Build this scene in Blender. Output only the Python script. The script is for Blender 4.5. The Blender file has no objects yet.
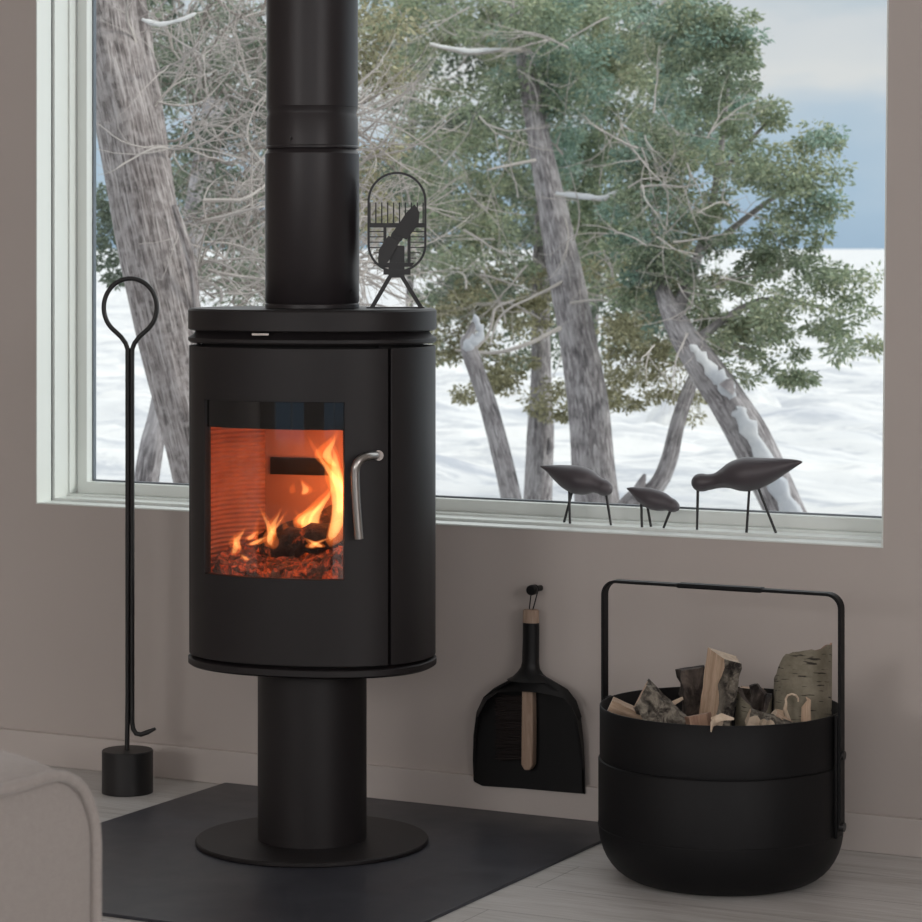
import bpy, math, random
import numpy as np
from mathutils import Vector, Matrix

D = bpy.data
COL = bpy.context.scene.collection
random.seed(7)
PI = math.pi

# ------------------------------------------------------------------ camera model
F = 2760.0
PHI = math.radians(27.4)
CAMP = Vector((0.0, -5.11, 1.17))
FW = Vector((-math.sin(PHI), math.cos(PHI), 0))
RT = Vector((math.cos(PHI), math.sin(PHI), 0))
UP = Vector((0, 0, 1))
HZ = 247.0


def ray(px, py):
    return FW + RT * ((px - 461) / F) + UP * ((HZ - py) / F)


def at(px, py, d):
    return CAMP + ray(px, py) * d


def on_y(px, py, y):
    r = ray(px, py)
    return CAMP + r * ((y - CAMP.y) / r.y)


def on_z(px, py, z):
    r = ray(px, py)
    return CAMP + r * ((z - CAMP.z) / r.z)


# ------------------------------------------------------------------ mesh builder
class MB:
    def __init__(self):
        self.v = []
        self.f = []
        self.m = []

    def add(self, verts, faces, mi=0):
        o = len(self.v)
        self.v += [tuple(p) for p in verts]
        self.f += [tuple(i + o for i in f) for f in faces]
        self.m += [mi] * len(faces)

    def box(self, a, b, mat=None, mi=0):
        x0, y0, z0 = a
        x1, y1, z1 = b
        vs = [Vector(p) for p in ((x0, y0, z0), (x1, y0, z0), (x1, y1, z0), (x0, y1, z0),
                                  (x0, y0, z1), (x1, y0, z1), (x1, y1, z1), (x0, y1, z1))]
        if mat:
            vs = [mat @ p for p in vs]
        self.add(vs, [(0, 3, 2, 1), (4, 5, 6, 7), (0, 1, 5, 4), (1, 2, 6, 5), (2, 3, 7, 6), (3, 0, 4, 7)], mi)

    def tube(self, pts, rad, n=10, cap=True, mi=0, sx=1.0, ref=None):
        pts = [Vector(p) for p in pts]
        if not hasattr(rad, '__len__'):
            rad = [rad] * len(pts)
        vs = []
        T0 = (pts[1] - pts[0]).normalized()
        a = Vector(ref) if ref else (Vector((0, 0, 1)) if abs(T0.z) < .9 else Vector((1, 0, 0)))
        N = (a - T0 * a.dot(T0)).normalized()
        for i, p in enumerate(pts):
            if i == 0:
                T = T0
            elif i == len(pts) - 1:
                T = (pts[-1] - pts[-2]).normalized()
            else:
                T = ((pts[i + 1] - p).normalized() + (p - pts[i - 1]).normalized())
                T = T.normalized() if T.length > 1e-6 else T0
            N = (N - T * N.dot(T))
            N = N.normalized() if N.length > 1e-6 else T.orthogonal().normalized()
            B = T.cross(N)
            for k in range(n):
                t = 2 * PI * k / n
                vs.append(p + N * (math.cos(t) * rad[i]) + B * (math.sin(t) * rad[i] * sx))
        fs = []
        for i in range(len(pts) - 1):
            for k in range(n):
                k2 = (k + 1) % n
                fs.append((i * n + k, i * n + k2, (i + 1) * n + k2, (i + 1) * n + k))
        if cap:
            fs.append(tuple(range(n))[::-1])
            fs.append(tuple((len(pts) - 1) * n + k for k in range(n)))
        self.add(vs, fs, mi)

    def lathe(self, prof, n=48, c=(0, 0, 0), mi=0, close=False):
        c = Vector(c)
        vs, fs = [], []
        for r, z in prof:
            for k in range(n):
                t = 2 * PI * k / n
                vs.append(c + Vector((math.cos(t) * r, math.sin(t) * r, z)))
        L = len(prof)
        for i in range(L - 1 if not close else L):
            j = (i + 1) % L
            for k in range(n):
                k2 = (k + 1) % n
                fs.append((i * n + k, i * n + k2, j * n + k2, j * n + k))
        if not close:
            if prof[0][0] > 1e-5:
                fs.append(tuple(range(n))[::-1])
            if prof[-1][0] > 1e-5:
                fs.append(tuple((L - 1) * n + k for k in range(n)))
        self.add(vs, fs, mi)

    def prism(self, outline, off, mi=0):
        """outline: 3-D points in order, off: extrusion vector"""
        n = len(outline)
        off = Vector(off)
        o = [Vector(p) for p in outline]
        vs = o + [p + off for p in o]
        fs = [tuple(range(n))[::-1], tuple(range(n, 2 * n))]
        for i in range(n):
            j = (i + 1) % n
            fs.append((i, j, n + j, n + i))
        self.add(vs, fs, mi)

    def build(self, name, mat, parent=None, smooth=True, loc=None, rotz=0, bevel=0, angle=35, seg=2):
        me = D.meshes.new(name)
        me.from_pydata(self.v, [], self.f)
        mats = mat if isinstance(mat, (list, tuple)) else [mat]
        for m_ in mats:
            me.materials.append(m_)
        if len(mats) > 1:
            me.polygons.foreach_set('material_index', self.m)
        me.update()
        import bmesh
        bm = bmesh.new()
        bm.from_mesh(me)
        bmesh.ops.recalc_face_normals(bm, faces=bm.faces)
        bm.to_mesh(me)
        bm.free()
        if smooth:
            me.polygons.foreach_set('use_smooth', [True] * len(me.polygons))
            me.set_sharp_from_angle(angle=math.radians(angle))
        o = D.objects.new(name, me)
        COL.objects.link(o)
        if parent:
            o.parent = parent
        if loc is not None:
            o.location = loc
        o.rotation_euler.z = rotz
        if bevel:
            b = o.modifiers.new('bevel', 'BEVEL')
            b.width = bevel
            b.segments = seg
            b.limit_method = 'ANGLE'
            b.angle_limit = math.radians(40)
            b.harden_normals = False
        return o


def thing(name, label, cat, loc=(0, 0, 0), rotz=0, group=None):
    o = D.objects.new(name, None)
    o.empty_display_size = .05
    COL.objects.link(o)
    o.location = loc
    o.rotation_euler.z = rotz
    return tag(o, label, cat, group)


def tag(o, label, cat, group=None):
    o['label'] = label
    o['category'] = cat
    if group:
        o['group'] = group
    return o


def structure(o, label=None):
    o['kind'] = 'structure'
    if label:
        o['label'] = label
    return o


# ------------------------------------------------------------------ materials
def srgb(r, g, b):
    def f(c):
        c = c / 255
        return c / 12.92 if c <= .04045 else ((c + .055) / 1.055) ** 2.4
    return (f(r), f(g), f(b), 1)


class NT:
    def __init__(self, name):
        self.mat = D.materials.new(name)
        self.mat.use_nodes = True
        self.t = self.mat.node_tree
        self.b = self.t.nodes['Principled BSDF']
        self.out = self.t.nodes['Material Output']

    def n(self, typ, **kw):
        nd = self.t.nodes.new('ShaderNode' + typ)
        for k, v in kw.items():
            if k in nd.inputs:
                nd.inputs[k].default_value = v
            else:
                setattr(nd, k, v)
        return nd

    def l(self, a, b):
        self.t.links.new(a, b)

    def coords(self, scale=(1, 1, 1), kind='Object', rot=(0, 0, 0)):
        tc = self.n('TexCoord')
        mp = self.n('Mapping')
        mp.inputs['Scale'].default_value = scale
        mp.inputs['Rotation'].default_value = rot
        self.l(tc.outputs[kind], mp.inputs['Vector'])
        return mp.outputs['Vector']

    def noise(self, vec, scale=5, detail=3, rough=.5, dist=0):
        nd = self.n('TexNoise')
        nd.inputs['Scale'].default_value = scale
        nd.inputs['Detail'].default_value = detail
        nd.inputs['Roughness'].default_value = rough
        nd.inputs['Distortion'].default_value = dist
        if vec is not None:
            self.l(vec, nd.inputs['Vector'])
        return nd.outputs['Fac']

    def ramp(self, fac, stops, interp='LINEAR'):
        nd = self.n('ValToRGB')
        cr = nd.color_ramp
        cr.interpolation = interp
        while len(cr.elements) < len(stops):
            cr.elements.new(.5)
        for e, (p, c) in zip(cr.elements, stops):
            e.position = p
            e.color = c
        self.l(fac, nd.inputs['Fac'])
        return nd.outputs['Color']

    def mix(self, fac, a, b):
        nd = self.n('Mix', data_type='RGBA')
        if isinstance(fac, (int, float)):
            nd.inputs[0].default_value = fac
        else:
            self.l(fac, nd.inputs[0])
        for s, x in ((6, a), (7, b)):
            if isinstance(x, tuple):
                nd.inputs[s].default_value = x
            else:
                self.l(x, nd.inputs[s])
        return nd.outputs[2]

    def bump(self, h, strength=.3, dist=.01):
        nd = self.n('Bump')
        nd.inputs['Strength'].default_value = strength
        nd.inputs['Distance'].default_value = dist
        self.l(h, nd.inputs['Height'])
        self.l(nd.outputs['Normal'], self.b.inputs['Normal'])


def simple(name, col, rough=.5, metal=0, bumps=None, spec=.5, var=0):
    m = NT(name)
    m.b.inputs['Base Color'].default_value = col
    m.b.inputs['Roughness'].default_value = rough
    m.b.inputs['Metallic'].default_value = metal
    m.b.inputs['Specular IOR Level'].default_value = spec
    if bumps:
        v = m.coords()
        m.bump(m.noise(v, bumps[0], 3), bumps[1], bumps[2])
    if var:
        v = m.coords()
        f = m.noise(v, 6, 4)
        c2 = tuple(min(1, c * (1 + var)) for c in col[:3]) + (1,)
        c1 = tuple(c * (1 - var) for c in col[:3]) + (1,)
        m.l(m.mix(f, c1, c2), m.b.inputs['Base Color'])
    return m.mat


M = {}
M['wall'] = simple('wall_paint', (.520, .470, .440, 1), .75, bumps=(60, .12, .002))
M['ceiling'] = simple('ceiling_paint', (.75, .72, .7, 1), .8, bumps=(60, .1, .002))
M['trim'] = simple('trim_paint', (.57, .52, .49, 1), .45, bumps=(30, .04, .001))
M['white'] = simple('window_white', (.80, .84, .81, 1), .4, bumps=(40, .04, .001))
M['spacer'] = simple('glazing_spacer', (.17, .19, .21, 1), .35, .6, bumps=(50, .02, .001))
M['stove'] = simple('stove_paint', (.0140, .0118, .0126, 1), .48, 0, bumps=(900, .10, .0004), spec=.36)
M['stove_side'] = M['stove']
M['pipe'] = simple('flue_paint', (.0185, .0148, .0165, 1), .42, 0, bumps=(700, .07, .0004), spec=.42)
M['iron'] = simple('black_iron', (.010, .0095, .010, 1), .45, 0, bumps=(300, .1, .0005))
M['steel'] = simple('brushed_steel', (.42, .40, .38, 1), .28, 1, bumps=(400, .08, .0005))
M['chrome'] = simple('polished_steel', (.8, .8, .8, 1), .12, 1, bumps=(100, .01, .0003))
M['basket'] = simple('basket_metal', (.0045, .0045, .0053, 1), .55, 0, bumps=(500, .08, .0004), spec=.24)
M['plastic'] = simple('black_plastic', (.008, .008, .0085, 1), .42, 0, bumps=(400, .05, .0004), spec=.3)
M['fan'] = simple('anodised_black', (.006, .006, .007, 1), .35, 0, bumps=(200, .05, .0004))
M['fan_alu'] = simple('fan_aluminium', (.55, .57, .60, 1), .35, .9, bumps=(200, .03, .0003))
M['bird'] = simple('dark_stained_wood', (.075, .064, .072, 1), .45, 0, bumps=(90, .1, .0008), spec=.55)
M['black_hole'] = simple('matte_black', (.004, .004, .004, 1), .9, 0, bumps=(60, .3, .002))  # near-black matte for the inner frame and the slot block
M['snow'] = None


def mk_floor():
    m = NT('grey_oak_planks')
    v = m.coords()
    br = m.n('TexBrick')
    br.inputs['Scale'].default_value = 1
    br.inputs['Mortar Size'].default_value = .0012
    br.inputs['Mortar Smooth'].default_value = .2
    br.inputs['Brick Width'].default_value = 2.2
    br.inputs['Row Height'].default_value = .19
    br.offset = .37
    br.inputs['Color1'].default_value = (.80, .80, .80, 1)
    br.inputs['Color2'].default_value = (1, 1, 1, 1)
    br.inputs['Mortar'].default_value = (.12, .12, .12, 1)
    m.l(v, br.inputs['Vector'])
    v2 = m.coords((1.1, 11, 1))
    g1 = m.noise(v2, 2.2, 6, .62, 1.2)
    v3 = m.coords((3, 70, 1))
    g2 = m.noise(v3, 3, 4, .6, .3)
    c = m.ramp(g1, [(.3, (.44, .42, .39, 1)), (.5, (.63, .62, .60, 1)), (.70, (.74, .735, .725, 1))])
    c = m.mix(.35, c, m.ramp(g2, [(.35, (.46, .43, .40, 1)), (.6, (.74, .73, .72, 1))]))
    mul = m.n('Mix', data_type='RGBA', blend_type='MULTIPLY')
    mul.inputs[0].default_value = .55
    m.l(c, mul.inputs[6])
    m.l(br.outputs['Color'], mul.inputs[7])
    m.l(mul.outputs[2], m.b.inputs['Base Color'])
    m.b.inputs['Roughness'].default_value = .42
    m.bump(g2, .12, .002)
    return m.mat


M['floor'] = mk_floor()


def mk_hearth():
    m = NT('hearth_steel')
    v = m.coords()
    f = m.noise(v, 9, 5, .6)
    m.l(m.ramp(f, [(.3, (.032, .034, .044, 1)), (.7, (.044, .047, .060, 1))]), m.b.inputs['Base Color'])
    m.l(m.ramp(f, [(.3, (.36, .36, .36, 1)), (.7, (.46, .46, .46, 1))]), m.b.inputs['Roughness'])
    m.b.inputs['Specular IOR Level'].default_value = .6
    return m.mat


M['hearth'] = mk_hearth()


def mk_fabric():
    m = NT('sofa_fabric')
    v = m.coords()
    f = m.noise(v, 420, 2, .6)
    f2 = m.noise(v, 90, 3, .6)
    c = m.mix(f, (.25, .222, .205, 1), (.44, .40, .375, 1))
    c = m.mix(.35, c, m.mix(f2, (.25, .222, .205, 1), (.44, .40, .375, 1)))
    m.l(c, m.b.inputs['Base Color'])
    m.b.inputs['Roughness'].default_value = .95
    m.b.inputs['Sheen Weight'].default_value = .3
    m.bump(f, .5, .002)
    return m.mat


M['fabric'] = mk_fabric()


def mk_wood(name, c1, c2, sc=(1, 1, 1), scale=8, rough=.6):
    m = NT(name)
    v = m.coords(sc)
    f = m.noise(v, scale, 5, .6, 1.0)
    m.l(m.ramp(f, [(.3, c1), (.7, c2)]), m.b.inputs['Base Color'])
    m.b.inputs['Roughness'].default_value = rough
    m.bump(f, .25, .002)
    return m.mat


M['ash'] = mk_wood('pale_ash_wood', (.30, .20, .14, 1), (.46, .34, .26, 1), (14, 14, 1.5), 7)
M['split'] = mk_wood('split_birch_wood', (.40, .27, .18, 1), (.66, .50, .37, 1), (14, 14, 1.3), 9, .7)
M['endgrain'] = mk_wood('birch_end_grain', (.50, .38, .27, 1), (.72, .60, .47, 1), (1, 1, 1), 60, .7)
M['redwood'] = mk_wood('reddish_wood', (.22, .12, .08, 1), (.42, .27, .19, 1), (12, 12, 2), 9, .8)


def mk_bark(name, dark, mid, light, streak=(30, 30, 6), thr=(.38, .5, .62), rough=.85, bs=.7, scale=1.5, patch=2.0, attr=False):
    m = NT(name)
    if attr:
        an = m.n('Attribute', attribute_name='grain')
        mpn = m.n('Mapping')
        mpn.inputs['Scale'].default_value = streak
        m.l(an.outputs['Vector'], mpn.inputs['Vector'])
        v = mpn.outputs['Vector']
    else:
        v = m.coords(streak)
    f = m.noise(v, scale, 5, .65, .6)
    c = m.ramp(f, [(thr[0], dark), (thr[1], mid), (thr[2], light)])
    v2 = m.coords()
    f2 = m.noise(v2, patch, 4, .6)
    c = m.mix(m.ramp(f2, [(.45, (0, 0, 0, 1)), (.62, (1, 1, 1, 1))]), c, m.mix(.5, c, light))
    m.l(c, m.b.inputs['Base Color'])
    m.b.inputs['Roughness'].default_value = rough
    m.bump(f, bs, .01)
    return m.mat


M['bark_log'] = mk_bark('birch_log_bark', (.018, .014, .012, 1), (.10, .085, .07, 1), (.30, .27, .22, 1),
                        (26, 26, 26), (.42, .50, .60), patch=26, bs=1.0)
M['bark_dark'] = mk_bark('dark_log_bark', (.010, .008, .007, 1), (.045, .034, .03, 1), (.16, .13, .11, 1),
                         (25, 25, 14), (.4, .54, .7), patch=20, bs=.9)


def mk_birch():
    m = NT('birch_bark_sheet')
    v = m.coords((1.6, 1.6, 15))
    f = m.noise(v, 17, 2, .5)
    v2 = m.coords()
    f2 = m.noise(v2, 22, 5, .65)
    base = m.ramp(f2, [(.3, (.13, .115, .08, 1)), (.7, (.30, .27, .205, 1))])
    mask = m.ramp(f, [(.34, (1, 1, 1, 1)), (.385, (0, 0, 0, 1))])
    m.l(m.mix(mask, base, (.03, .024, .018, 1)), m.b.inputs['Base Color'])
    m.b.inputs['Roughness'].default_value = .8
    m.bump(f2, .3, .002)
    return m.mat


M['birch'] = mk_birch()
M['trunk'] = mk_bark('cedar_bark', (.06, .05, .048, 1), (.20, .172, .166, 1), (.42, .385, .375, 1),
                     (60, 60, 5), (.36, .5, .64), bs=1.0, patch=30, attr=True)
M['trunk2'] = mk_bark('grey_trunk_bark', (.08, .073, .076, 1), (.20, .182, .187, 1), (.42, .40, .405, 1),
                      (70, 70, 9), (.36, .5, .66), bs=.8, patch=9, attr=True)
M['twig'] = simple('dead_twigs', (.40, .365, .34, 1), .8, var=.35)
M['twig_dark'] = simple('dark_twigs', (.20, .17, .15, 1), .85, var=.3)


def mk_snow():
    m = NT('snow')
    v = m.coords()
    f = m.noise(v, 1.3, 6, .6)
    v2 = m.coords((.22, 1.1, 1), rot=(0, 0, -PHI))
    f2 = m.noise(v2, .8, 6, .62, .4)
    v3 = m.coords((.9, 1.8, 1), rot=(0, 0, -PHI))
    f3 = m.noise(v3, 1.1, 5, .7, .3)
    c = m.ramp(f2, [(.36, (.40, .42, .46, 1)), (.46, (.53, .54, .55, 1)), (.56, (.67, .665, .65, 1))])  # wind-streaked snow tones; the grey-blue also paints in shading of the lumps
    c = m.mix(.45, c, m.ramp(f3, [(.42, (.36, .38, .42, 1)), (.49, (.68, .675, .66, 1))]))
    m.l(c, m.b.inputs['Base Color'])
    m.b.inputs['Roughness'].default_value = .7
    m.bump(f, .5, .12)
    return m.mat


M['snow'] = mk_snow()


def mk_leaf(name, stops, trans=.25):
    m = NT(name)
    g = m.n('NewGeometry')
    v = m.coords()
    f = m.noise(v, 1.6, 2)
    mm = m.n('Math', operation='MULTIPLY_ADD')
    m.l(g.outputs['Random Per Island'], mm.inputs[0])
    mm.inputs[1].default_value = .5
    m.l(f, mm.inputs[2])
    sub = m.n('Math', operation='SUBTRACT')
    m.l(mm.outputs[0], sub.inputs[0])
    sub.inputs[1].default_value = .25
    c = m.ramp(sub.outputs[0], stops)
    m.l(c, m.b.inputs['Base Color'])
    m.b.inputs['Roughness'].default_value = .75
    m.b.inputs['Specular IOR Level'].default_value = .25
    tr = m.n('BsdfTranslucent')
    m.l(c, tr.inputs['Color'])
    mx = m.n('MixShader')
    mx.inputs[0].default_value = trans
    m.l(m.b.outputs[0], mx.inputs[1])
    m.l(tr.outputs[0], mx.inputs[2])
    m.l(mx.outputs[0], m.out.inputs['Surface'])
    return m.mat


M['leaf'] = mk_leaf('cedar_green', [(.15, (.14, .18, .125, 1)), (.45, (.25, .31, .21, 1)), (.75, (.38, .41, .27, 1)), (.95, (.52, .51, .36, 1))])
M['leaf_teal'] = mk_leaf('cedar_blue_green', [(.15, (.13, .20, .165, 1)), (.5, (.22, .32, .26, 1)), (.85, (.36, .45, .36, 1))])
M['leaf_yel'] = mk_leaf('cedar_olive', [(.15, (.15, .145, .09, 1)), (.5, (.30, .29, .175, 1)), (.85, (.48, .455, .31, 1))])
M['leaf_dark'] = mk_leaf('cedar_dark_green', [(.15, (.09, .12, .09, 1)), (.5, (.17, .21, .155, 1)), (.85, (.27, .31, .22, 1))])  # darker green for the foliage set farther back


def mk_glass(name, tint, refl_rough=0.0, fres=1.45):
    m = NT(name)
    tr = m.n('BsdfTransparent')
    tr.inputs['Color'].default_value = tint
    gl = m.n('BsdfGlossy')
    gl.inputs['Roughness'].default_value = refl_rough
    fr = m.n('Fresnel')
    geo = m.n('NewGeometry')
    mr = m.n('MapRange')
    mr.inputs['To Min'].default_value = fres
    mr.inputs['To Max'].default_value = 1 / fres
    m.l(geo.outputs['Backfacing'], mr.inputs['Value'])
    m.l(mr.outputs[0], fr.inputs['IOR'])
    mx = m.n('MixShader')
    m.l(fr.outputs[0], mx.inputs[0])
    m.l(tr.outputs[0], mx.inputs[1])
    m.l(gl.outputs[0], mx.inputs[2])
    m.l(mx.outputs[0], m.out.inputs['Surface'])
    return m, mx


_g, _ = mk_glass('window_glass', (.975, .99, .985, 1), 0, 1.25)
M['glass'] = _g.mat


def mk_stove_glass(zb):
    m, mx = mk_glass('stove_glass', (.95, .93, .92, 1), .03, 1.5)
    m.b.inputs['Base Color'].default_value = (.006, .006, .006, 1)
    m.b.inputs['Roughness'].default_value = .06
    tc = m.n('TexCoord')
    sp = m.n('SeparateXYZ')
    m.l(tc.outputs['Object'], sp.inputs[0])
    gt = m.n('Math', operation='GREATER_THAN')
    m.l(sp.outputs['Z'], gt.inputs[0])
    gt.inputs[1].default_value = zb
    m2 = m.n('MixShader')
    m.l(gt.outputs[0], m2.inputs[0])
    m.l(mx.outputs[0], m2.inputs[1])
    m.l(m.b.outputs[0], m2.inputs[2])
    m.l(m2.outputs[0], m.out.inputs['Surface'])
    return m.mat


def mk_brick():
    m = NT('firebox_lining')
    v = m.coords()
    f = m.noise(v, 20, 4)
    m.l(m.ramp(f, [(.3, (.34, .14, .07, 1)), (.7, (.48, .22, .12, 1))]), m.b.inputs['Base Color'])
    m.b.inputs['Roughness'].default_value = .9
    w = m.n('TexWave', bands_direction='Z')
    w.inputs['Scale'].default_value = 34
    m.l(v, w.inputs['Vector'])
    m.bump(w.outputs['Fac'], .8, .004)
    return m.mat


M['brick'] = mk_brick()
M['brick_flat'] = simple('firebox_back_plate', (.36, .19, .12, 1), .9, bumps=(30, .4, .003), var=.25)


def mk_ember():
    m = NT('embers')
    v = m.coords()
    f = m.noise(v, 55, 5, .7)
    m.l(m.ramp(f, [(.3, (.02, .012, .01, 1)), (.7, (.30, .15, .1, 1))]), m.b.inputs['Base Color'])
    f2 = m.noise(v, 42, 6, .75, .8)
    m.l(m.ramp(f2, [(.50, (0, 0, 0, 1)), (.60, (.45, .04, .006, 1)), (.75, (1, .22, .05, 1))]), m.b.inputs['Emission Color'])
    m.b.inputs['Emission Strength'].default_value = .9
    m.b.inputs['Roughness'].default_value = .9
    m.bump(f, 1, .01)
    return m.mat


M['ember'] = mk_ember()


def mk_charred():
    m = NT('charred_wood')
    v = m.coords()
    f = m.noise(v, 40, 5, .7)
    m.l(m.ramp(f, [(.3, (.006, .005, .005, 1)), (.7, (.06, .035, .025, 1))]), m.b.inputs['Base Color'])
    f2 = m.noise(v, 30, 5, .7, .4)
    m.l(m.ramp(f2, [(.58, (0, 0, 0, 1)), (.72, (.8, .11, .02, 1))]), m.b.inputs['Emission Color'])
    m.b.inputs['Emission Strength'].default_value = .6
    m.b.inputs['Roughness'].default_value = .9
    m.bump(f, 1, .01)
    return m.mat


M['char'] = mk_charred()


def mk_flame(name, col, s):
    m = NT(name)
    m.t.nodes.remove(m.b)
    pv = m.n('Emission')
    pv.inputs['Color'].default_value = col
    pv.inputs['Strength'].default_value = s
    m.l(pv.outputs[0], m.out.inputs['Volume'])
    return m.mat


M['flame'] = mk_flame('flame_orange', (1, .20, .03, 1), 45)
M['flame_core'] = mk_flame('flame_yellow', (1, .50, .16, 1), 130)

# ------------------------------------------------------------------ world
w = D.worlds.new('sky')
bpy.context.scene.world = w
w.use_nodes = True
nt = w.node_tree
for n_ in list(nt.nodes):
    nt.nodes.remove(n_)


def wn(t, **kw):
    nd = nt.nodes.new('ShaderNode' + t)
    for k, v in kw.items():
        setattr(nd, k, v)
    return nd


tc = wn('TexCoord')
sp = wn('SeparateXYZ')
nt.links.new(tc.outputs['Generated'], sp.inputs[0])
mp = wn('Mapping')
mp.inputs['Scale'].default_value = (5.0, 5.0, 16)
nt.links.new(tc.outputs['Generated'], mp.inputs['Vector'])
nz = wn('TexNoise')
nz.inputs['Scale'].default_value = 2.6
nz.inputs['Detail'].default_value = 4
nt.links.new(mp.outputs[0], nz.inputs['Vector'])
ma = wn('Math', operation='MULTIPLY_ADD')
nt.links.new(nz.outputs['Fac'], ma.inputs[0])
ma.inputs[1].default_value = .055
nt.links.new(sp.outputs['Z'], ma.inputs[2])
sb = wn('Math', operation='SUBTRACT')
nt.links.new(ma.outputs[0], sb.inputs[0])
sb.inputs[1].default_value = .0275
sc_ = wn('Math', operation='MULTIPLY')
nt.links.new(sb.outputs[0], sc_.inputs[0])
sc_.inputs[1].default_value = 5
rp = wn('ValToRGB')
stops = [(0, srgb(160, 184, 208)), (.12, srgb(174, 196, 216)), (.22, srgb(188, 204, 219)), (.30, srgb(222, 223, 224)),
         (.40, srgb(212, 216, 221)), (.50, srgb(176, 196, 210)), (.7, (.95, 1.0, 1.05, 1)), (1, (1.42, 1.45, 1.50, 1))]
while len(rp.color_ramp.elements) < len(stops):
    rp.color_ramp.elements.new(.5)
for e, (p, c) in zip(rp.color_ramp.elements, stops):
    e.position = p
    e.color = c
nt.links.new(sc_.outputs[0], rp.inputs[0])
bg = wn('Background')
bg.inputs['Strength'].default_value = 1.0
nt.links.new(rp.outputs[0], bg.inputs['Color'])
wo = wn('OutputWorld')
nt.links.new(bg.outputs[0], wo.inputs['Surface'])

# ------------------------------------------------------------------ room shell
RX0, RX1, RY0, RZ1 = -5.4, 2.6, -7.6, 2.75
WX0 = on_y(36.6, 504, 0).x
WZ0 = .589
WX1b = on_y(883, 547, 0).x
WX1t = on_y(888.6, 0, 0).x
WZt0 = on_y(888.6, 0, 0).z
WZ1 = 2.3
WT = .20
WX1top = WX1b + (WX1t - WX1b) * (WZ1 - WZ0) / (WZt0 - WZ0)

mb = MB()
mb.box((RX0, 0, 0), (WX0, WT, RZ1))
mb.box((WX0, 0, 0), (WX1b + .0, WT, WZ0))
mb.box((WX0, 0, WZ1), (WX1top, WT, RZ1))
mb.add([(WX1b, 0, 0), (RX1, 0, 0), (RX1, 0, RZ1), (WX1top, 0, RZ1), (WX1top, 0, WZ1), (WX1b, 0, WZ0),
        (WX1b, WT, 0), (RX1, WT, 0), (RX1, WT, RZ1), (WX1top, WT, RZ1), (WX1top, WT, WZ1), (WX1b, WT, WZ0)],
       [(0, 1, 2, 3, 4, 5), (11, 10, 9, 8, 7, 6), (0, 6, 7, 1), (1, 7, 8, 2), (2, 8, 9, 3), (3, 9, 10, 4), (4, 10, 11, 5), (5, 11, 6, 0)])
structure(mb.build('wall_back', M['wall'], smooth=False), 'warm grey plaster wall around the big picture window')
mb = MB()
mb.box((RX0 - .15, RY0, 0), (RX0, WT, RZ1))
structure(mb.build('wall_left', M['wall'], smooth=False))
mb = MB()
for a, b in (((RX1, RY0, 0), (RX1 + .15, -5.6, RZ1)), ((RX1, -3.4, 0), (RX1 + .15, WT, RZ1)), ((RX1, -5.6, 0), (RX1 + .15, -3.4, 1.1)), ((RX1, -5.6, 2.35), (RX1 + .15, -3.4, RZ1))):
    mb.box(a, b)
structure(mb.build('wall_right', M['wall'], smooth=False))
# the wall behind the camera with two tall window openings
mb = MB()
OP = [(-4.4, -2.4), (-.6, 1.9)]
OZ0, OZ1 = .25, 2.35
mb.box((RX0, RY0 - .15, 0), (RX1, RY0, OZ0))
mb.box((RX0, RY0 - .15, OZ1), (RX1, RY0, RZ1))
xs = [RX0, OP[0][0], OP[0][1], OP[1][0], OP[1][1], RX1]
for a, b in ((0, 1), (2, 3), (4, 5)):
    mb.box((xs[a], RY0 - .15, OZ0), (xs[b], RY0, OZ1))
structure(mb.build('wall_front', M['wall'], smooth=False))
mb = MB()
mb.box((RX0 - .15, RY0 - .15, -.12), (RX1 + .15, WT, 0))
structure(mb.build('floor', M['floor'], smooth=False), 'pale grey oak plank floor')
mb = MB()
mb.box((RX0 - .15, RY0 - .15, RZ1), (RX1 + .15, WT, RZ1 + .1))
structure(mb.build('ceiling', M['ceiling'], smooth=False))
mb = MB()
BH = .073
mb.box((RX0, -.014, 0), (RX1, 0, BH))
structure(mb.build('baseboard_back', M['trim'], smooth=False, bevel=.002), 'low painted baseboard along the window wall')
mb = MB()
mb.box((RX0, RY0, 0), (RX0 + .014, -.014, BH))
structure(mb.build('baseboard_left', M['trim'], smooth=False, bevel=.002))
mb = MB()
mb.box((RX1 - .014, RY0, 0), (RX1, -.014, BH))
structure(mb.build('baseboard_right', M['trim'], smooth=False, bevel=.002))

# ---- window
win = D.objects.new('window_1', None)
COL.objects.link(win)
structure(win, 'large fixed picture window with pale painted frame')
win.location = (WX0, 0, WZ0)


def ring(mb, y0, y1, ins_out, ins_in, lift_out=0, lift_in=0):
    """rectangular frame ring around the opening; ins = inset from opening edge"""
    W = WX1b - WX0
    H = WZ1 - WZ0
    sk = (WX1top - WX1b) / H
    def c(ins):
        return [(ins, ins), (W - ins + sk * ins, ins), (W - ins + sk * (H - ins), H - ins), (ins, H - ins)]
    o, i = c(ins_out), c(ins_in)
    vs = [(x, y0, z) for x, z in o] + [(x, y0, z) for x, z in i] + [(x, y1, z) for x, z in o] + [(x, y1, z) for x, z in i]
    fs = []
    for k in range(4):
        j = (k + 1) % 4
        fs += [(k, j, 4 + j, 4 + k), (8 + j, 8 + k, 12 + k, 12 + j), (4 + k, 4 + j, 12 + j, 12 + k), (j, k, 8 + k, 8 + j)]
    mb.add(vs, fs)


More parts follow.
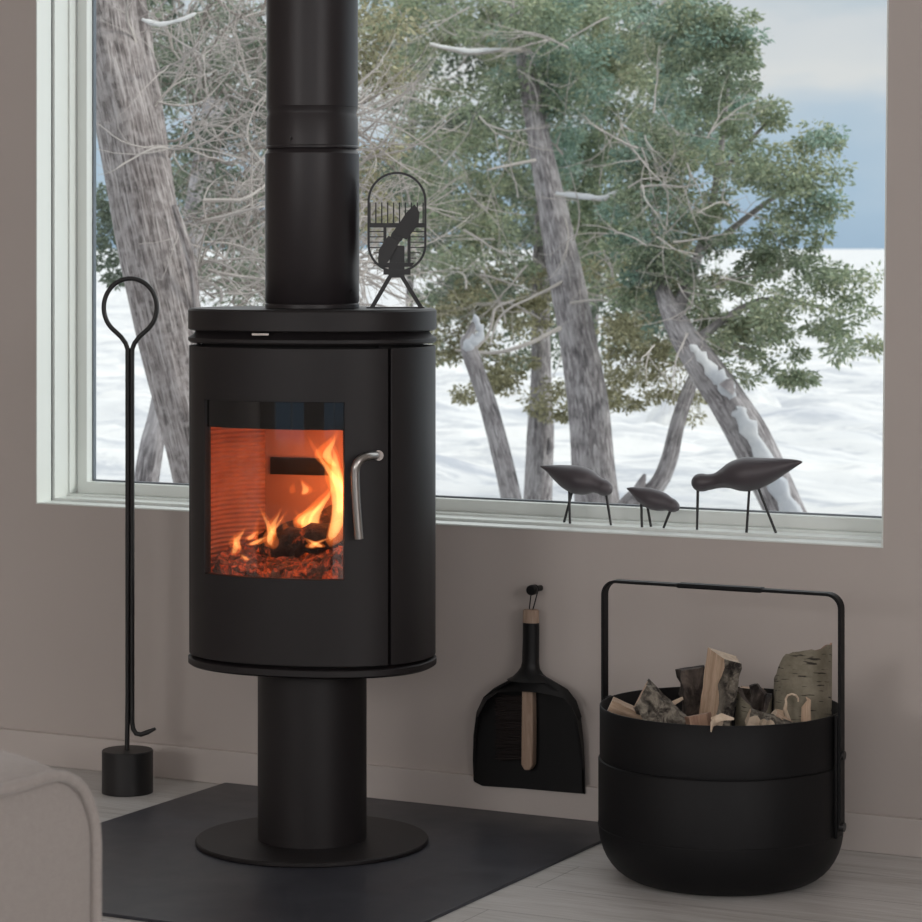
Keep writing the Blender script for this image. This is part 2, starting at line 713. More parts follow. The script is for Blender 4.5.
mb = MB()
ring(mb, -.002, .052, -.0005, .0025)
ring(mb, .058, .112, 0, .0085)
o = mb.build('window_jamb', M['white'], win, smooth=False)
mb = MB()
ring(mb, .050, .060, 0, .0005)
mb.build('reveal_groove', M['spacer'], win, smooth=False)
mb = MB()
ring(mb, .110, .15, 0, .0135)
mb.build('window_frame', M['white'], win, smooth=False, bevel=.0012)
mb = MB()
ring(mb, .138, .170, .013, .0405)
mb.build('window_sash', M['white'], win, smooth=False, bevel=.0025)
mb = MB()
ring(mb, .160, .171, .038, .0440)
mb.build('glazing_bead', M['spacer'], win, smooth=False)
mb = MB()
W_ = WX1b - WX0
mb.add([(.043, .165, .043), (W_ - .04, .165, .043), (W_ - .04, .165, 1.67), (.043, .165, 1.67),
        (.043, .169, .043), (W_ - .04, .169, .043), (W_ - .04, .169, 1.67), (.043, .169, 1.67)],
       [(0, 1, 2, 3), (7, 6, 5, 4), (0, 4, 5, 1), (1, 5, 6, 2), (2, 6, 7, 3), (3, 7, 4, 0)])
mb.build('window_pane', M['glass'], win, smooth=False)

# back windows frames (behind the camera)
for k, (a, b) in enumerate(OP):
    mb = MB()
    for (p, q) in (((a, OZ0), (a + .05, OZ1)), ((b - .05, OZ0), (b, OZ1)), ((a, OZ0), (b, OZ0 + .05)), ((a, OZ1 - .05), (b, OZ1)), (((a + b) / 2 - .03, OZ0), ((a + b) / 2 + .03, OZ1))):
        mb.box((p[0], RY0 - .1, p[1]), (q[0], RY0 - .04, q[1]))
    structure(mb.build('window_%d' % (k + 2), M['white'], smooth=False))

mb = MB()
for a, b in (((-5.6, 1.1), (-5.55, 2.35)), ((-3.45, 1.1), (-3.4, 2.35)), ((-5.6, 1.1), (-3.4, 1.15)), ((-5.6, 2.3), (-3.4, 2.35)), ((-4.53, 1.1), (-4.47, 2.35))):
    mb.box((RX1 + .05, a[0], a[1]), (RX1 + .11, b[0], b[1]))
structure(mb.build('window_4', M['white'], smooth=False))

# ------------------------------------------------------------------ hearth plate
c1 = on_z(225, 783.5, 0.004)
c1.y = -.02
c2x = on_z(425.5, 922, .004).x
c1.x = on_z(105, 822, .004).x
yf = on_z(105, 914, .004).y
mb = MB()
mb.box((c1.x, yf, 0.0), (c2x, -.018, .006))
tag(mb.build('hearth_plate', M['hearth'], smooth=False, bevel=.001), 'flat dark steel hearth plate on the floor under the stove', 'hearth plate')
HT = .006

# ------------------------------------------------------------------ stove
SD = 5.40
S = at(312.2, HZ, SD)
S.z = HT
TH = math.radians(9.5)
stove = thing('wood_stove', 'black freestanding curved wood stove on a round pedestal with a fire burning', 'stove', S, TH)
SA, SB, SN = .2450, .190, 2.25


def sup(t, a=SA, b=SB, n=SN, off=0.0):
    """plan outline, t=0 at the front (local -y), positive towards local +x"""
    s, c = math.sin(t), math.cos(t)
    x = (a + off) * math.copysign(abs(s) ** (2 / n), s)
    y = -(b + off) * math.copysign(abs(c) ** (2 / n), c)
    return x, y


Rz = Matrix.Rotation(TH, 3, 'Z')


def proj(p):
    q = Vector(p) - CAMP
    d = q.dot(FW)
    return 461 + F * q.dot(RT) / d, HZ - F * q.z / d, d


def t_for_px(px, z=.6, off=0):
    best = None
    for i in range(-180, 181):
        t = i / 180 * (PI * .75)
        x, y = sup(t, off=off)
        wp = S + Rz @ Vector((x, y, z))
        if (wp - S).dot(FW) > .03:
            continue
        e = abs(proj(wp)[0] - px)
        if best is None or e < best[0]:
            best = (e, t, proj(wp)[2])
    return best[1], best[2]


def zfor(py, d):
    return CAMP.z - (py - HZ) * d / F - HT


def slab(mb, prof, n=96):
    """prof: list of (off, z); closed disc of superellipse shape"""
    vs, fs = [], []
    for off, z in prof:
        for k in range(n):
            x, y = sup(2 * PI * k / n, off=off)
            vs.append((x, y, z))
    L = len(prof)
    for i in range(L - 1):
        for k in range(n):
            k2 = (k + 1) % n
            fs.append((i * n + k, i * n + k2, (i + 1) * n + k2, (i + 1) * n + k))
    fs.append(tuple(range(n)))
    fs.append(tuple((L - 1) * n + k for k in range(n)))
    mb.add(vs, fs)


zt1 = 1.0445
zt0 = 1.002
mb = MB()
slab(mb, [(-.004, zt0), (0, zt0 + .003), (0, zt1 - .004), (-.004, zt1)])
mb.build('top_plate', M['stove'], stove)
mb = MB()
slab(mb, [(-.02, zt0 - .024), (-.004, zt0 - .024), (0, zt0 - .020), (0, zt0 - .014), (-.010, zt0 - .008), (-.016, zt0 + .001)])
mb.build('vent_collar', M['stove'], stove)
zb1, zb0 = .366, .3490
mb = MB()
slab(mb, [(-.006, zb0), (0, zb0 + .004), (0, zb1 - .002), (-.003, zb1)])
mb.build('bottom_plate', M['stove'], stove)
# shell
tL, _ = t_for_px(189.5)
tR, _ = t_for_px(389)
tGL, dGL = t_for_px(203)
tGR, dGR = t_for_px(345)
print('door t', tL, tR, tGL, tGR, dGL, dGR)
tmid = (tGL + tGR) / 2
tL = -tR - .15
zd0, zd1 = zb1 + .006, zt0 - .030


def curved(mb, tl, tr, z0, z1, off_o, off_i, n=48, win=None, zs=None):
    ts = [tl + (tr - tl) * i / n for i in range(n + 1)]
    if win:
        ts = sorted(set([t for t in ts if min(abs(t - win[0]), abs(t - win[1])) > .02] + [win[0], win[1]]))
        zs = [z0, win[2], win[3], z1]
    zs = zs or [z0, z1]
    nt_, nz_ = len(ts), len(zs)
    vs = []
    for off in (off_o, off_i):
        for z in zs:
            for t in ts:
                x, y = sup(t, off=off)
                vs.append((x, y, z))
    def id_(s, j, i):
        return s * nt_ * nz_ + j * nt_ + i
    def inside(j, i):
        if not (0 <= j < nz_ - 1 and 0 <= i < nt_ - 1):
            return False
        if win:
            tm = (ts[i] + ts[i + 1]) / 2
            zm = (zs[j] + zs[j + 1]) / 2
            if win[0] < tm < win[1] and win[2] < zm < win[3]:
                return False
        return True
    fs = []
    for j in range(nz_ - 1):
        for i in range(nt_ - 1):
            if not inside(j, i):
                continue
            fs.append((id_(0, j, i), id_(0, j, i + 1), id_(0, j + 1, i + 1), id_(0, j + 1, i)))
            fs.append((id_(1, j, i), id_(1, j + 1, i), id_(1, j + 1, i + 1), id_(1, j, i + 1)))
            if not inside(j, i - 1):
                fs.append((id_(0, j, i), id_(0, j + 1, i), id_(1, j + 1, i), id_(1, j, i)))
            if not inside(j, i + 1):
                fs.append((id_(0, j, i + 1), id_(1, j, i + 1), id_(1, j + 1, i + 1), id_(0, j + 1, i + 1)))
            if not inside(j - 1, i):
                fs.append((id_(0, j, i), id_(1, j, i), id_(1, j, i + 1), id_(0, j, i + 1)))
            if not inside(j + 1, i):
                fs.append((id_(0, j + 1, i), id_(0, j + 1, i + 1), id_(1, j + 1, i + 1), id_(1, j + 1, i)))
    mb.add(vs, fs)


GZ0, GZ1 = zfor(578, 5.23), zfor(402.5, 5.21)
door = MB()
curved(door, tL, tR, zd0, zd1, -.002, -.016, win=(tGL, tGR, GZ0, GZ1))
door_o = door.build('door', M['stove'], stove, bevel=.001)
gl = MB()
curved(gl, tGL - .015, tGR + .015, GZ0 - .004, GZ1 + .004, -.008, -.012, n=32)
gl.build('door_glass', mk_stove_glass(GZ1 - .052), door_o)
sh = MB()
curved(sh, tR + .035, 2 * PI + tL - .035, zd0, zd1, -.002, -.014, n=80)
sh.build('outer_shell', M['stove'], stove, bevel=.001)
sh = MB()
curved(sh, tR - .06, tR + .10, zd0 - .003, zd1 + .006, -.016, -.020, n=24)
curved(sh, tL - .10, tL + .06, zd0 - .003, zd1 + .006, -.016, -.020, n=24)
slab(sh, [(-.026, zd0 - .008), (-.026, zd0 + .002)])
slab(sh, [(-.026, zd1 - .002), (-.026, zd1 + .010)])
sh.build('inner_frame', M['black_hole'], stove)
# pedestal, base disc
mb = MB()
mb.lathe([(.0, .006), (.1065, .006), (.1065, zb0 + .002), (.0, zb0 + .002)], 72)
mb.build('pedestal', M['stove'], stove)
mb = MB()
mb.lathe([(0, 0), (.2255, 0), (.2275, .002), (.2275, .007), (.2255, .009), (0, .009)], 96)
mb.build('base_disc', M['stove'], stove)
# air lever
tA, dA = t_for_px(262)
x, y = sup(tA, off=.004)
nrm = Vector((x / SA ** 2, y / SB ** 2, 0)).normalized()
tg = Vector((-nrm.y, nrm.x, 0))
mb = MB()
mm = Matrix.Translation((x, y, zt0 - .0035)) @ Matrix(((tg.x, nrm.x, 0), (tg.y, nrm.y, 0), (0, 0, 1))).to_4x4()
mb.box((-.018, -.028, -.0025), (.018, .004, .0025), mm)
mb.build('air_lever', M['chrome'], stove, bevel=.001)
# handle
Ri = Rz.transposed()


def loc_s(px, py, d):
    return Ri @ (at(px, py, d) - S)


tH, dH = t_for_px(377)
path = [loc_s(379, 455.5, dH + .004), loc_s(374, 455.5, dH - .012), loc_s(367, 456.5, dH - .030), loc_s(360, 460, dH - .040), loc_s(356.3, 466, dH - .043), loc_s(355.3, 474, dH - .043),
        loc_s(356.2, 500, dH - .043), loc_s(359.2, 539, dH - .043)]
sm = []
for i in range(len(path) - 1):
    for k in range(4):
        t = k / 4
        p0 = path[max(0, i - 1)]; p1 = path[i]; p2 = path[i + 1]; p3 = path[min(len(path) - 1, i + 2)]
        sm.append(.5 * ((2 * p1) + (-p0 + p2) * t + (2 * p0 - 5 * p1 + 4 * p2 - p3) * t * t + (-p0 + 3 * p1 - 3 * p2 + p3) * t ** 3))
sm.append(path[-1])
mb = MB()
mb.tube(sm, .0082, 20)
h = mb.build('door_handle', M['steel'], door_o, angle=60)
h['label'] = 'bent brushed steel handle'
mb = MB()
mb.tube([loc_s(381, 455.5, dH + .016), loc_s(378.5, 455.5, dH - .008)], .0098, 20)
mb.build('handle_ferrule', M['chrome'], h)

# firebox
FX0, FX1, FY0, FY1, FZ0, FZ1 = -.188, .188, -.115, .120, GZ0 - .035, GZ1 + .005
fb = MB()
curved(fb, -2.6, -.93, FZ0, FZ1, -.026, -.034, n=90)
fb.build('firebox_lining', M['brick'], stove, smooth=True)
fb = MB()
curved(fb, .95, 2.6, FZ0, FZ1, -.026, -.034, n=90)
firebox = fb.build('firebox_lining', M['brick'], stove, smooth=True)
fb = MB()
fb.box((-.165, FY1, FZ0), (.165, FY1 + .012, FZ1))
fb.build('firebox_back', M['brick_flat'], stove, smooth=False)
mb = MB()
mb.box((FX0, -.105, FZ0 - .015), (FX1, .07, FZ0))
mb.box((-.16, .07, FZ0 - .015), (.16, FY1, FZ0))
mb.box((-.15, -.145, FZ0 - .015), (.15, -.105, FZ0))
mb.build('firebox_floor', M['brick'], stove, smooth=False)
mb = MB()
mm = Matrix.Translation((0, -.01, FZ1 - .035)) @ Matrix.Rotation(math.radians(-12), 4, 'X')
mb.box((-.16, -.08, -.008), (.16, .125, .008), mm)
mb.build('baffle', M['brick'], stove, smooth=False)
mb = MB()
zs_ = zfor(466, 5.54)
mb.box((-.134, FY1 - .006, zs_ - .017), (-.005, FY1 + .001, zs_ + .017))
mb.build('air_slot', M['black_hole'], stove, smooth=False)  # black block on the back plate, drawn as the slot

# embers, logs, flames
SM = Matrix.Translation(S) @ Matrix.Rotation(TH, 4, 'Z')
rnd = random.Random(3)
mb = MB()
nx, ny = 46, 26
vs = []
for j in range(ny):
    for i in range(nx):
        x = FX0 + .004 + (FX1 - FX0 - .008) * i / (nx - 1)
        y = -.165 + (.115 + .165) * j / (ny - 1)
        x *= 1 if y < .04 else 1 - (y - .04) * 1.8
        hgt = .042 + .05 * max(0, x / .18) + .035 * max(0, (y - FY0) / .22) + rnd.uniform(-.008, .010)
        lim = 1 - (abs(x) / .19) ** 3 * (.55 if y < -.04 else 0)
        yy = max(y, sup(math.atan2(x, .13), off=-.024)[1])
        vs.append((x, yy, FZ0 + (hgt if j else 0)))
fs = [(j * nx + i, j * nx + i + 1, (j + 1) * nx + i + 1, (j + 1) * nx + i) for j in range(ny - 1) for i in range(nx - 1)]
mb.add(vs, fs)
for k in range(46):
    x = rnd.uniform(FX0 + .03, FX1 - .02); y = rnd.uniform(-.12, .06)
    if (x / .19) ** 2 + (y / .16) ** 2 > .85:
        continue
    hgt = .034 + .05 * max(0, x / .18) + .035 * max(0, (y - FY0) / .22)
    r = rnd.uniform(.008, .017)
    mm = Matrix.Translation((x, y, FZ0 + hgt + .004)) @ Matrix.Rotation(rnd.uniform(0, 3), 4, 'Z') @ Matrix.Rotation(rnd.uniform(-.6, .6), 4, 'X')
    mb.box((-r, -r * .7, -r * .6), (r, r * .7, r * .6), mm)
eb = mb.build('ember_bed', M['ember'], smooth=False, loc=S, rotz=TH)
eb['kind'] = 'stuff'
tag(eb, 'glowing embers and ash covering the stove floor', 'embers')


def rough_log(mb, a, b, r, n=12, seg=10, jit=.15, rn=rnd, flat=.8):
    a, b = Vector(a), Vector(b)
    pts = [a.lerp(b, i / seg) for i in range(seg + 1)]
    mb.tube(pts, [r * (1 + rn.uniform(-jit, jit)) * (.8 if i in (0, seg) else 1) for i in range(seg + 1)], n, sx=flat)


for k, (a, b, r, lab) in enumerate([
        ((-.09, -.045, FZ0 + .075), (.12, -.01, FZ0 + .115), .028, 'charred log burning across the front of the fire'),
        ((-.12, .035, FZ0 + .07), (.06, .06, FZ0 + .14), .026, 'dark log burning at the back of the firebox'),
        ((.05, .05, FZ0 + .11), (.15, -.03, FZ0 + .15), .024, 'charred log leaning at the right of the fire')]):
    mb = MB()
    rough_log(mb, a, b, r)
    tag(mb.build('burning_log', M['char'], loc=S, rotz=TH), lab, 'log', 'logs burning in the stove')


def flame_mesh(base, h, w, lean=(0, 0), tw=0, thick=.35, seg=16, n=12, bend=.0, rot=0):
    mb = MB()
    vs = []
    for i in range(seg + 1):
        t = i / seg
        prof = (math.sin(PI * min(1, t * 1.0) ** .62)) ** .8 * (1 - t) ** .35 if 0 < t < 1 else 0.0
        wv = w * max(prof, .012)
        cx = base[0] + lean[0] * t ** 1.5 + bend * math.sin(t * PI * 1.6) * w
        cy = base[1] + lean[1] * t
        cz = base[2] + h * t
        a = rot + tw * t
        for k in range(n):
            q = 2 * PI * k / n
            ex, ey = math.cos(q) * wv, math.sin(q) * wv * thick
            vs.append((cx + ex * math.cos(a) - ey * math.sin(a), cy + ex * math.sin(a) + ey * math.cos(a), cz))
    fs = []
    for i in range(seg):
        for k in range(n):
            k2 = (k + 1) % n
            fs.append((i * n + k, i * n + k2, (i + 1) * n + k2, (i + 1) * n + k))
    fs.append(tuple(range(n)))
    fs.append(tuple(seg * n + k for k in range(n)))
    mb.add(vs, fs)
    return mb


fire = thing('fire', 'orange flames burning behind the curved stove glass', 'fire', S + Vector((0, 0, FZ0)), TH)


def loc_f(px, py, d):
    return Ri @ (at(px, py, d) - S) - Vector((0, 0, FZ0))


# (base px, base py, top px, top py, half width px, depth, bend, core)
FL = [(336, 470, 324, 425, 10, 5.43, -1.2, 1), (343, 520, 340, 455, 10, 5.36, .5, 1), (310, 535, 322, 490, 12, 5.41, -.8, 1), (271, 549, 285, 506, 7, 5.34, -.7, 1), (251, 546, 275, 534, 9, 5.36, .2, 1), (233, 556, 238, 530, 6, 5.34, .5, 1), (312, 549, 333, 535, 8, 5.30, -.4, 1),
      (330, 548, 341, 441, 14, 5.34, .8, 1), (318, 543, 330, 470, 12, 5.37, -.9, 1), (338, 520, 316, 430, 11, 5.42, 1.0, 1), (345, 500, 322, 432, 12, 5.44, -.5, 1),
      (268, 546, 262, 498, 6, 5.33, .9, 1), (275, 538, 278, 503, 6, 5.35, -.8, 1), (273, 550, 269, 520, 5, 5.31, .6, 0),
      (240, 551, 241, 522, 7, 5.32, -.9, 1), (249, 541, 262, 528, 7, 5.34, 0, 1), (303, 496, 305, 476, 7, 5.42, .6, 1), (292, 494, 294, 480, 4, 5.43, 0, 0),
      (302, 527, 312, 503, 8, 5.40, -.6, 1), (320, 548, 300, 536, 9, 5.31, 0, 1), (247, 561, 238, 552, 6, 5.29, 0, 1), (297, 523, 299, 508, 6, 5.43, .7, 0),
      (285, 543, 284, 512, 5, 5.39, .5, 0), (257, 545, 258, 508, 4, 5.4, -.5, 0), (325, 556, 327, 520, 14, 5.39, .5, 0)]
for (bx, by, tx, ty, wp, d, bend, core) in FL:
    b = loc_f(bx, by, d)
    t_ = loc_f(tx, ty, d)
    wv = wp * d / F
    rot_ = PHI - TH
    fl = flame_mesh(b, (t_ - b).z, wv, ((t_ - b).x, (t_ - b).y), rnd.uniform(-.5, .5), .4, bend=bend, rot=rot_).build('flame', M['flame'], fire)
    if core:
        b2 = b + Vector((0, 0, (t_ - b).z * .06))
        flame_mesh(b2, (t_ - b).z * .78, wv * .55, ((t_ - b).x * .8, (t_ - b).y * .8), 0, .4, bend=bend * 1.1, rot=rot_).build('flame_core', M['flame_core'], fl)

# ------------------------------------------------------------------ flue pipe
pz = lambda py: CAMP.z + (HZ - py) * SD / F
zp0 = S.z + zt1
pl = thing('flue_pipe', 'thick black flue pipe rising from the stove top', 'stove pipe', (S.x, S.y, zp0))
R0, R1 = .0895, .0920
z_a, z_b = pz(113) - zp0, pz(149) - zp0
mb = MB()
mb.lathe([(R1 - .006, 0), (R1 + .0005, .001), (R1, .008), (R1 - .002, .010), (R1, .013), (R1, z_b - .010), (R1 - .003, z_b - .006), (R1 - .005, z_b - .002), (R1 - .006, z_b)], 72)
mb.build('lower_pipe', M['pipe'], pl)
mb = MB()
mb.lathe([(R0 - .002, z_b), (R0 + .0015, z_b + .001), (R0 + .0015, z_b + .004), (R0, z_b + .006), (R0, z_a - .012), (R0 - .0028, z_a - .004), (R0 - .0032, z_a), (R0 - .001, z_a + .006), (R0, z_a + .010)], 72)
mb.build('pipe_collar', M['pipe'], pl)
mb = MB()
mb.lathe([(R0 - .001, z_a + .010), (R0, z_a + .011), (R0, RZ1 - zp0 - .002), (R0 - .01, RZ1 - zp0 - .002)], 72)
mb.build('upper_pipe', M['pipe'], pl)
for (px, py, rr) in ((292, 140, .0022), (352, 291, .0025)):
    ang = math.asin(max(-1, min(1, (px - 311.5) / 47.5)))
    dirv = -FW * math.cos(ang) + RT * math.sin(ang)
    mb = MB()
    c = Vector((0, 0, pz(py) - zp0)) + dirv * (R0 - .001)
    mb.tube([c, c + dirv * .006], rr * 1.4, 10)
    mb.build('screw', M['iron'], pl)

# ------------------------------------------------------------------ stove fan
FP = at(396, 307, SD - .01)
FP.z = zp0
fr = math.radians(27.4 + 1)
fan = thing('stove_fan', 'small black heat powered fan in an oval frame standing on the stove top', 'stove fan', FP, fr)
sc = SD / F


def fx(px):
    return (px - 396.5) * sc


def fz(py):
    return (307.5 - py) * sc


# outline oval ring (two stacked arcs)
def oval(cx, ztop, zbot, rx, n=40):
    pts = []
    ry_t = rx
    for i in range(n + 1):
        t = PI * i / n
        pts.append((cx - rx * math.cos(t), ztop - ry_t + ry_t * math.sin(t)))
    for i in range(n + 1):
        t = PI * i / n
        ry = rx * .95
        pts.append((cx + rx * math.cos(t), zbot + ry - ry * math.sin(t)))
    return pts


ov = oval(fx(397.5), fz(171.5), fz(272), .0575)
ovi = oval(fx(397.5), fz(171.5) - .0045, fz(272) + .0045, .053)
mb = MB()
n_ = len(ov)
vs = [(x, -.014, z) for x, z in ov] + [(x, -.014, z) for x, z in ovi] + [(x, .014, z) for x, z in ov] + [(x, .014, z) for x, z in ovi]
fs = []
for k in range(n_):
    j = (k + 1) % n_
    fs += [(k, j, n_ + j, n_ + k), (2 * n_ + j, 2 * n_ + k, 3 * n_ + k, 3 * n_ + j), (j, k, 2 * n_ + k, 2 * n_ + j), (n_ + k, n_ + j, 3 * n_ + j, 3 * n_ + k)]
mb.add(vs, fs)
mb.build('oval_frame', M['fan'], fan)
mb = MB()
for i in range(10):
    x = fx(370.5 + i * 5.9)
    mb.box((x - .0013, -.004, fz(225)), (x + .0013, .006, fz(202)))
mb.box((fx(369), -.012, fz(227)), (fx(426), .014, fz(222.5)))
mb.build('upper_heat_fins', M['fan'], fan, smooth=False)
for sgn in (-1, 1):
    mb = MB()
    for i in range(6):
        z = fz(231 + i * 5.3)
        hw = 27.5 if i < 4 else 27.5 - (i - 3) * 4
        a, b = (fx(397.5 - hw), fx(384)) if sgn < 0 else (fx(411), fx(397.5 + hw))
        mb.box((a, -.010, z - .0010), (b, .010, z + .0010))
    a = fx(385.5) if sgn < 0 else fx(409.5)
    mb.box((a - .003, -.011, fz(262)), (a + .003, .011, fz(225)))
    mb.build('side_heat_fins', M['fan'], fan, smooth=False)
mb = MB()
mb.tube([(fx(397.5), -.016, fz(236)), (fx(397.5), .012, fz(236))], .012, 24)
mb.box((fx(390), -.008, fz(262)), (fx(405), .008, fz(245)))
mb.build('motor', M['fan'], fan)
# two blades
for sgn in (1, -1):
    ol = []
    for (dx, dz) in ((3, 2), (10, -1), (22, 14), (23, 26), (18, 34), (10, 26), (2, 14), (-4, 6)):
        if sgn > 0:
            x, z = fx(397 + dx), fz(238 - dz)
        else:
            x, z = fx(397 - dx * .8), fz(236 + dz * .95)
        ol.append((x, -.021 - sgn * dx * .0003, z))
    mb = MB()
    mb.prism(ol, (0, .0012, 0))
    mb.build('fan_blade', M['fan'], fan, smooth=False)
mb = MB()
mb.tube([(fx(397.5), -.026, fz(237)), (fx(397.5), -.016, fz(237))], .004, 14)
mb.build('blade_hub', M['fan'], fan)
mb = MB()
mb.prism([(fx(372), -.013, fz(262)), (fx(415), -.013, fz(262)), (fx(412), -.013, fz(266)), (fx(385), -.013, fz(267))], (0, .026, 0))
mb.box((fx(384), -.013, fz(274)), (fx(411), .013, fz(269)))
mb.box((fx(389), -.009, fz(277)), (fx(405), .009, fz(266)))
mb.build('mount', M['fan'], fan, smooth=False)
for a, b in ((391, 373), (402, 421)):
    mb = MB()
    w_ = 2.4
    mb.prism([(fx(a - w_), -.012, fz(275)), (fx(a + w_), -.012, fz(275)), (fx(b + w_), -.012, fz(306)), (fx(b - w_), -.012, fz(306))], (0, .024, 0))
    mb.build('leg', M['fan'], fan, smooth=False)
mb = MB()
mb.box((fx(367), -.014, 0), (fx(425), .014, .0028))
mb.build('foot_bar', M['fan'], fan, smooth=False)

# ------------------------------------------------------------------ poker with stand
K = on_z(127.5, 792, 0)
ky = K.y
kd = proj(K)[2]
ks = kd / F
st = MB()
rr = 25.5 * ks
st.lathe([(rr - .002, 0), (rr, .002), (rr, .0), (rr, .089), (rr - .0015, .091), (0, .091)], 64)
BZ = .091
o = st.build('poker_stand', M['iron'], loc=(K.x, K.y, 0))
tag(o, 'short black cylindrical base on the floor holding the fire poker', 'poker stand')


def kl(px, py):
    p = at(px, py, kd)
    return p - Vector((K.x, K.y, BZ))


pk = thing('fire_poker', 'tall slender black fire poker with round ring handle standing in its base', 'poker', (K.x, K.y, BZ))
pts = []
rod = .0052
cx_, cy_, rx_, ry_ = 130.3, 307.5, 26.5, 29
left = [kl(127.0, 742)]
left = [Vector((left[0].x, left[0].y, 0.0))]
for py in (700, 600, 500, 420, 360):
    left.append(kl(127.7, py))
left += [kl(127.6, 349), kl(125.6, 343.2), kl(121.0, 336.8)]
ringp = []
for i in range(3, 43):
    t = math.radians(90 + 35 + (360 - 70) * (i - 3) / 39)
    ringp.append(kl(cx_ + rx_ * math.cos(t), cy_ + ry_ * math.sin(t)))
right = [kl(139.4, 336.8), kl(134.6, 343.2), kl(132.3, 349)]
for py in (360, 420, 500, 600, 700, 722):
    right.append(kl(132.1, py))
right += [kl(133.2, 729), kl(136, 733.5), kl(141, 734.5), kl(148, 732), kl(155.5, 728.5)]
mb = MB()
allp = left + ringp + right
mb.tube(allp, [rod] * (len(allp) - 1) + [.003], 14)
mb.build('poker_rod', M['iron'], pk, angle=60)

# ------------------------------------------------------------------ firewood basket
BD = 5.13
BC = at(720.5, HZ, BD)
BC.z = 0
bk = thing('firewood_basket', 'round black metal firewood basket with a tall bar handle on the oak floor', 'basket', BC)
BR = .2255
ZR = .3184
mb = MB()
prof = [(0, 0.0), (.150, 0.0)]
for i in range(1, 11):
    t = PI / 2 * i / 10
    prof.append((.150 + (BR + .0015 - .150) * math.sin(t), .098 - .098 * math.cos(t)))
prof += [(BR + .0015, .100), (BR + .0015, .219), (BR + .0005, .2205), (BR - .0025, .2210), (BR - .0025, .2225), (BR - .001, .2235), (BR - .001, ZR - .001), (BR - .002, ZR), (BR - .0035, ZR), (BR - .0045, ZR - .001),
         (BR - .0045, .10)]
for i in range(9, -1, -1):
    t = PI / 2 * i / 10
    prof.append((.13 + (BR - .0045 - .13) * math.sin(t), .1 - .095 * math.cos(t)))
prof.append((0, .005))
mb.lathe(prof, 96)
mb.build('basket_body', M['basket'], bk, angle=50)
mb = MB()
mb.lathe([(BR + .0012, .0965), (BR + .0024, .097), (BR + .0024, .0985), (BR + .0012, .0995)], 96, close=True)
mb.build('band', M['basket'], bk)
HH = BR + .0105
HTOP = CAMP.z - (587.5 - HZ) * BD / F


def bar_path():
    pts = []
    r = .026
    pts.append(Vector((-HH, 0, .12)))
    pts.append(Vector((-HH, 0, HTOP - r)))
    for i in range(1, 8):
        t = PI / 2 * i / 8
        pts.append(Vector((-HH + r - r * math.cos(t), 0, HTOP - r + r * math.sin(t))))
    pts.append(Vector((-HH + r, 0, HTOP)))
    q = [Vector((-p.x, 0, p.z)) for p in pts][::-1]
    return pts + q


def strap(pts, wy, th):
    """flat bar: width wy along y, thickness th in the xz plane"""
    mb = MB()
    vs = []
    for i, p in enumerate(pts):
        a = pts[max(0, i - 1)]
        b = pts[min(len(pts) - 1, i + 1)]
        T = (b - a).normalized()
        N = Vector((-T.z, 0, T.x))
        for sy, sn in ((-1, -1), (1, -1), (1, 1), (-1, 1)):
            vs.append(p + N * (sn * th / 2) + Vector((0, sy * wy / 2, 0)))
    fs = []
    for i in range(len(pts) - 1):
        for k in range(4):
            k2 = (k + 1) % 4
            fs.append((i * 4 + k, i * 4 + k2, (i + 1) * 4 + k2, (i + 1) * 4 + k))
    fs += [(3, 2, 1, 0), tuple(len(pts) * 4 - 4 + k for k in range(4))]
    mb.add(vs, fs)
    return mb


hb = strap(bar_path(), .023, .0055).build('handle_bar', M['basket'], bk, bevel=.0008)
mb = MB()
mb.box((-.085, -.0125, HTOP - .0045), (.085, .0125, HTOP + .0045))
mb.build('grip', M['basket'], hb, bevel=.003)
for s_ in (-1, 1):
    mb = MB()
    x0 = BR + .0012
    a, b = sorted((s_ * x0, s_ * (x0 + .0065)))
    mb.box((a, -.015, .095), (b, .015, .318))
    br_ = mb.build('bracket', M['basket'], bk, bevel=.002)
    for z in (.115, .245):
        mb = MB()
        c0 = Vector((s_ * (x0 + .004), -.0, z))
        mb.tube([c0, c0 + Vector((s_ * .012, 0, 0))], .0085, 16)
        mb.build('bolt', M['iron'], br_)


# ------------------------------------------------------------------ firewood
def bp(px, py, dd):
    return at(px, py, BD + dd)


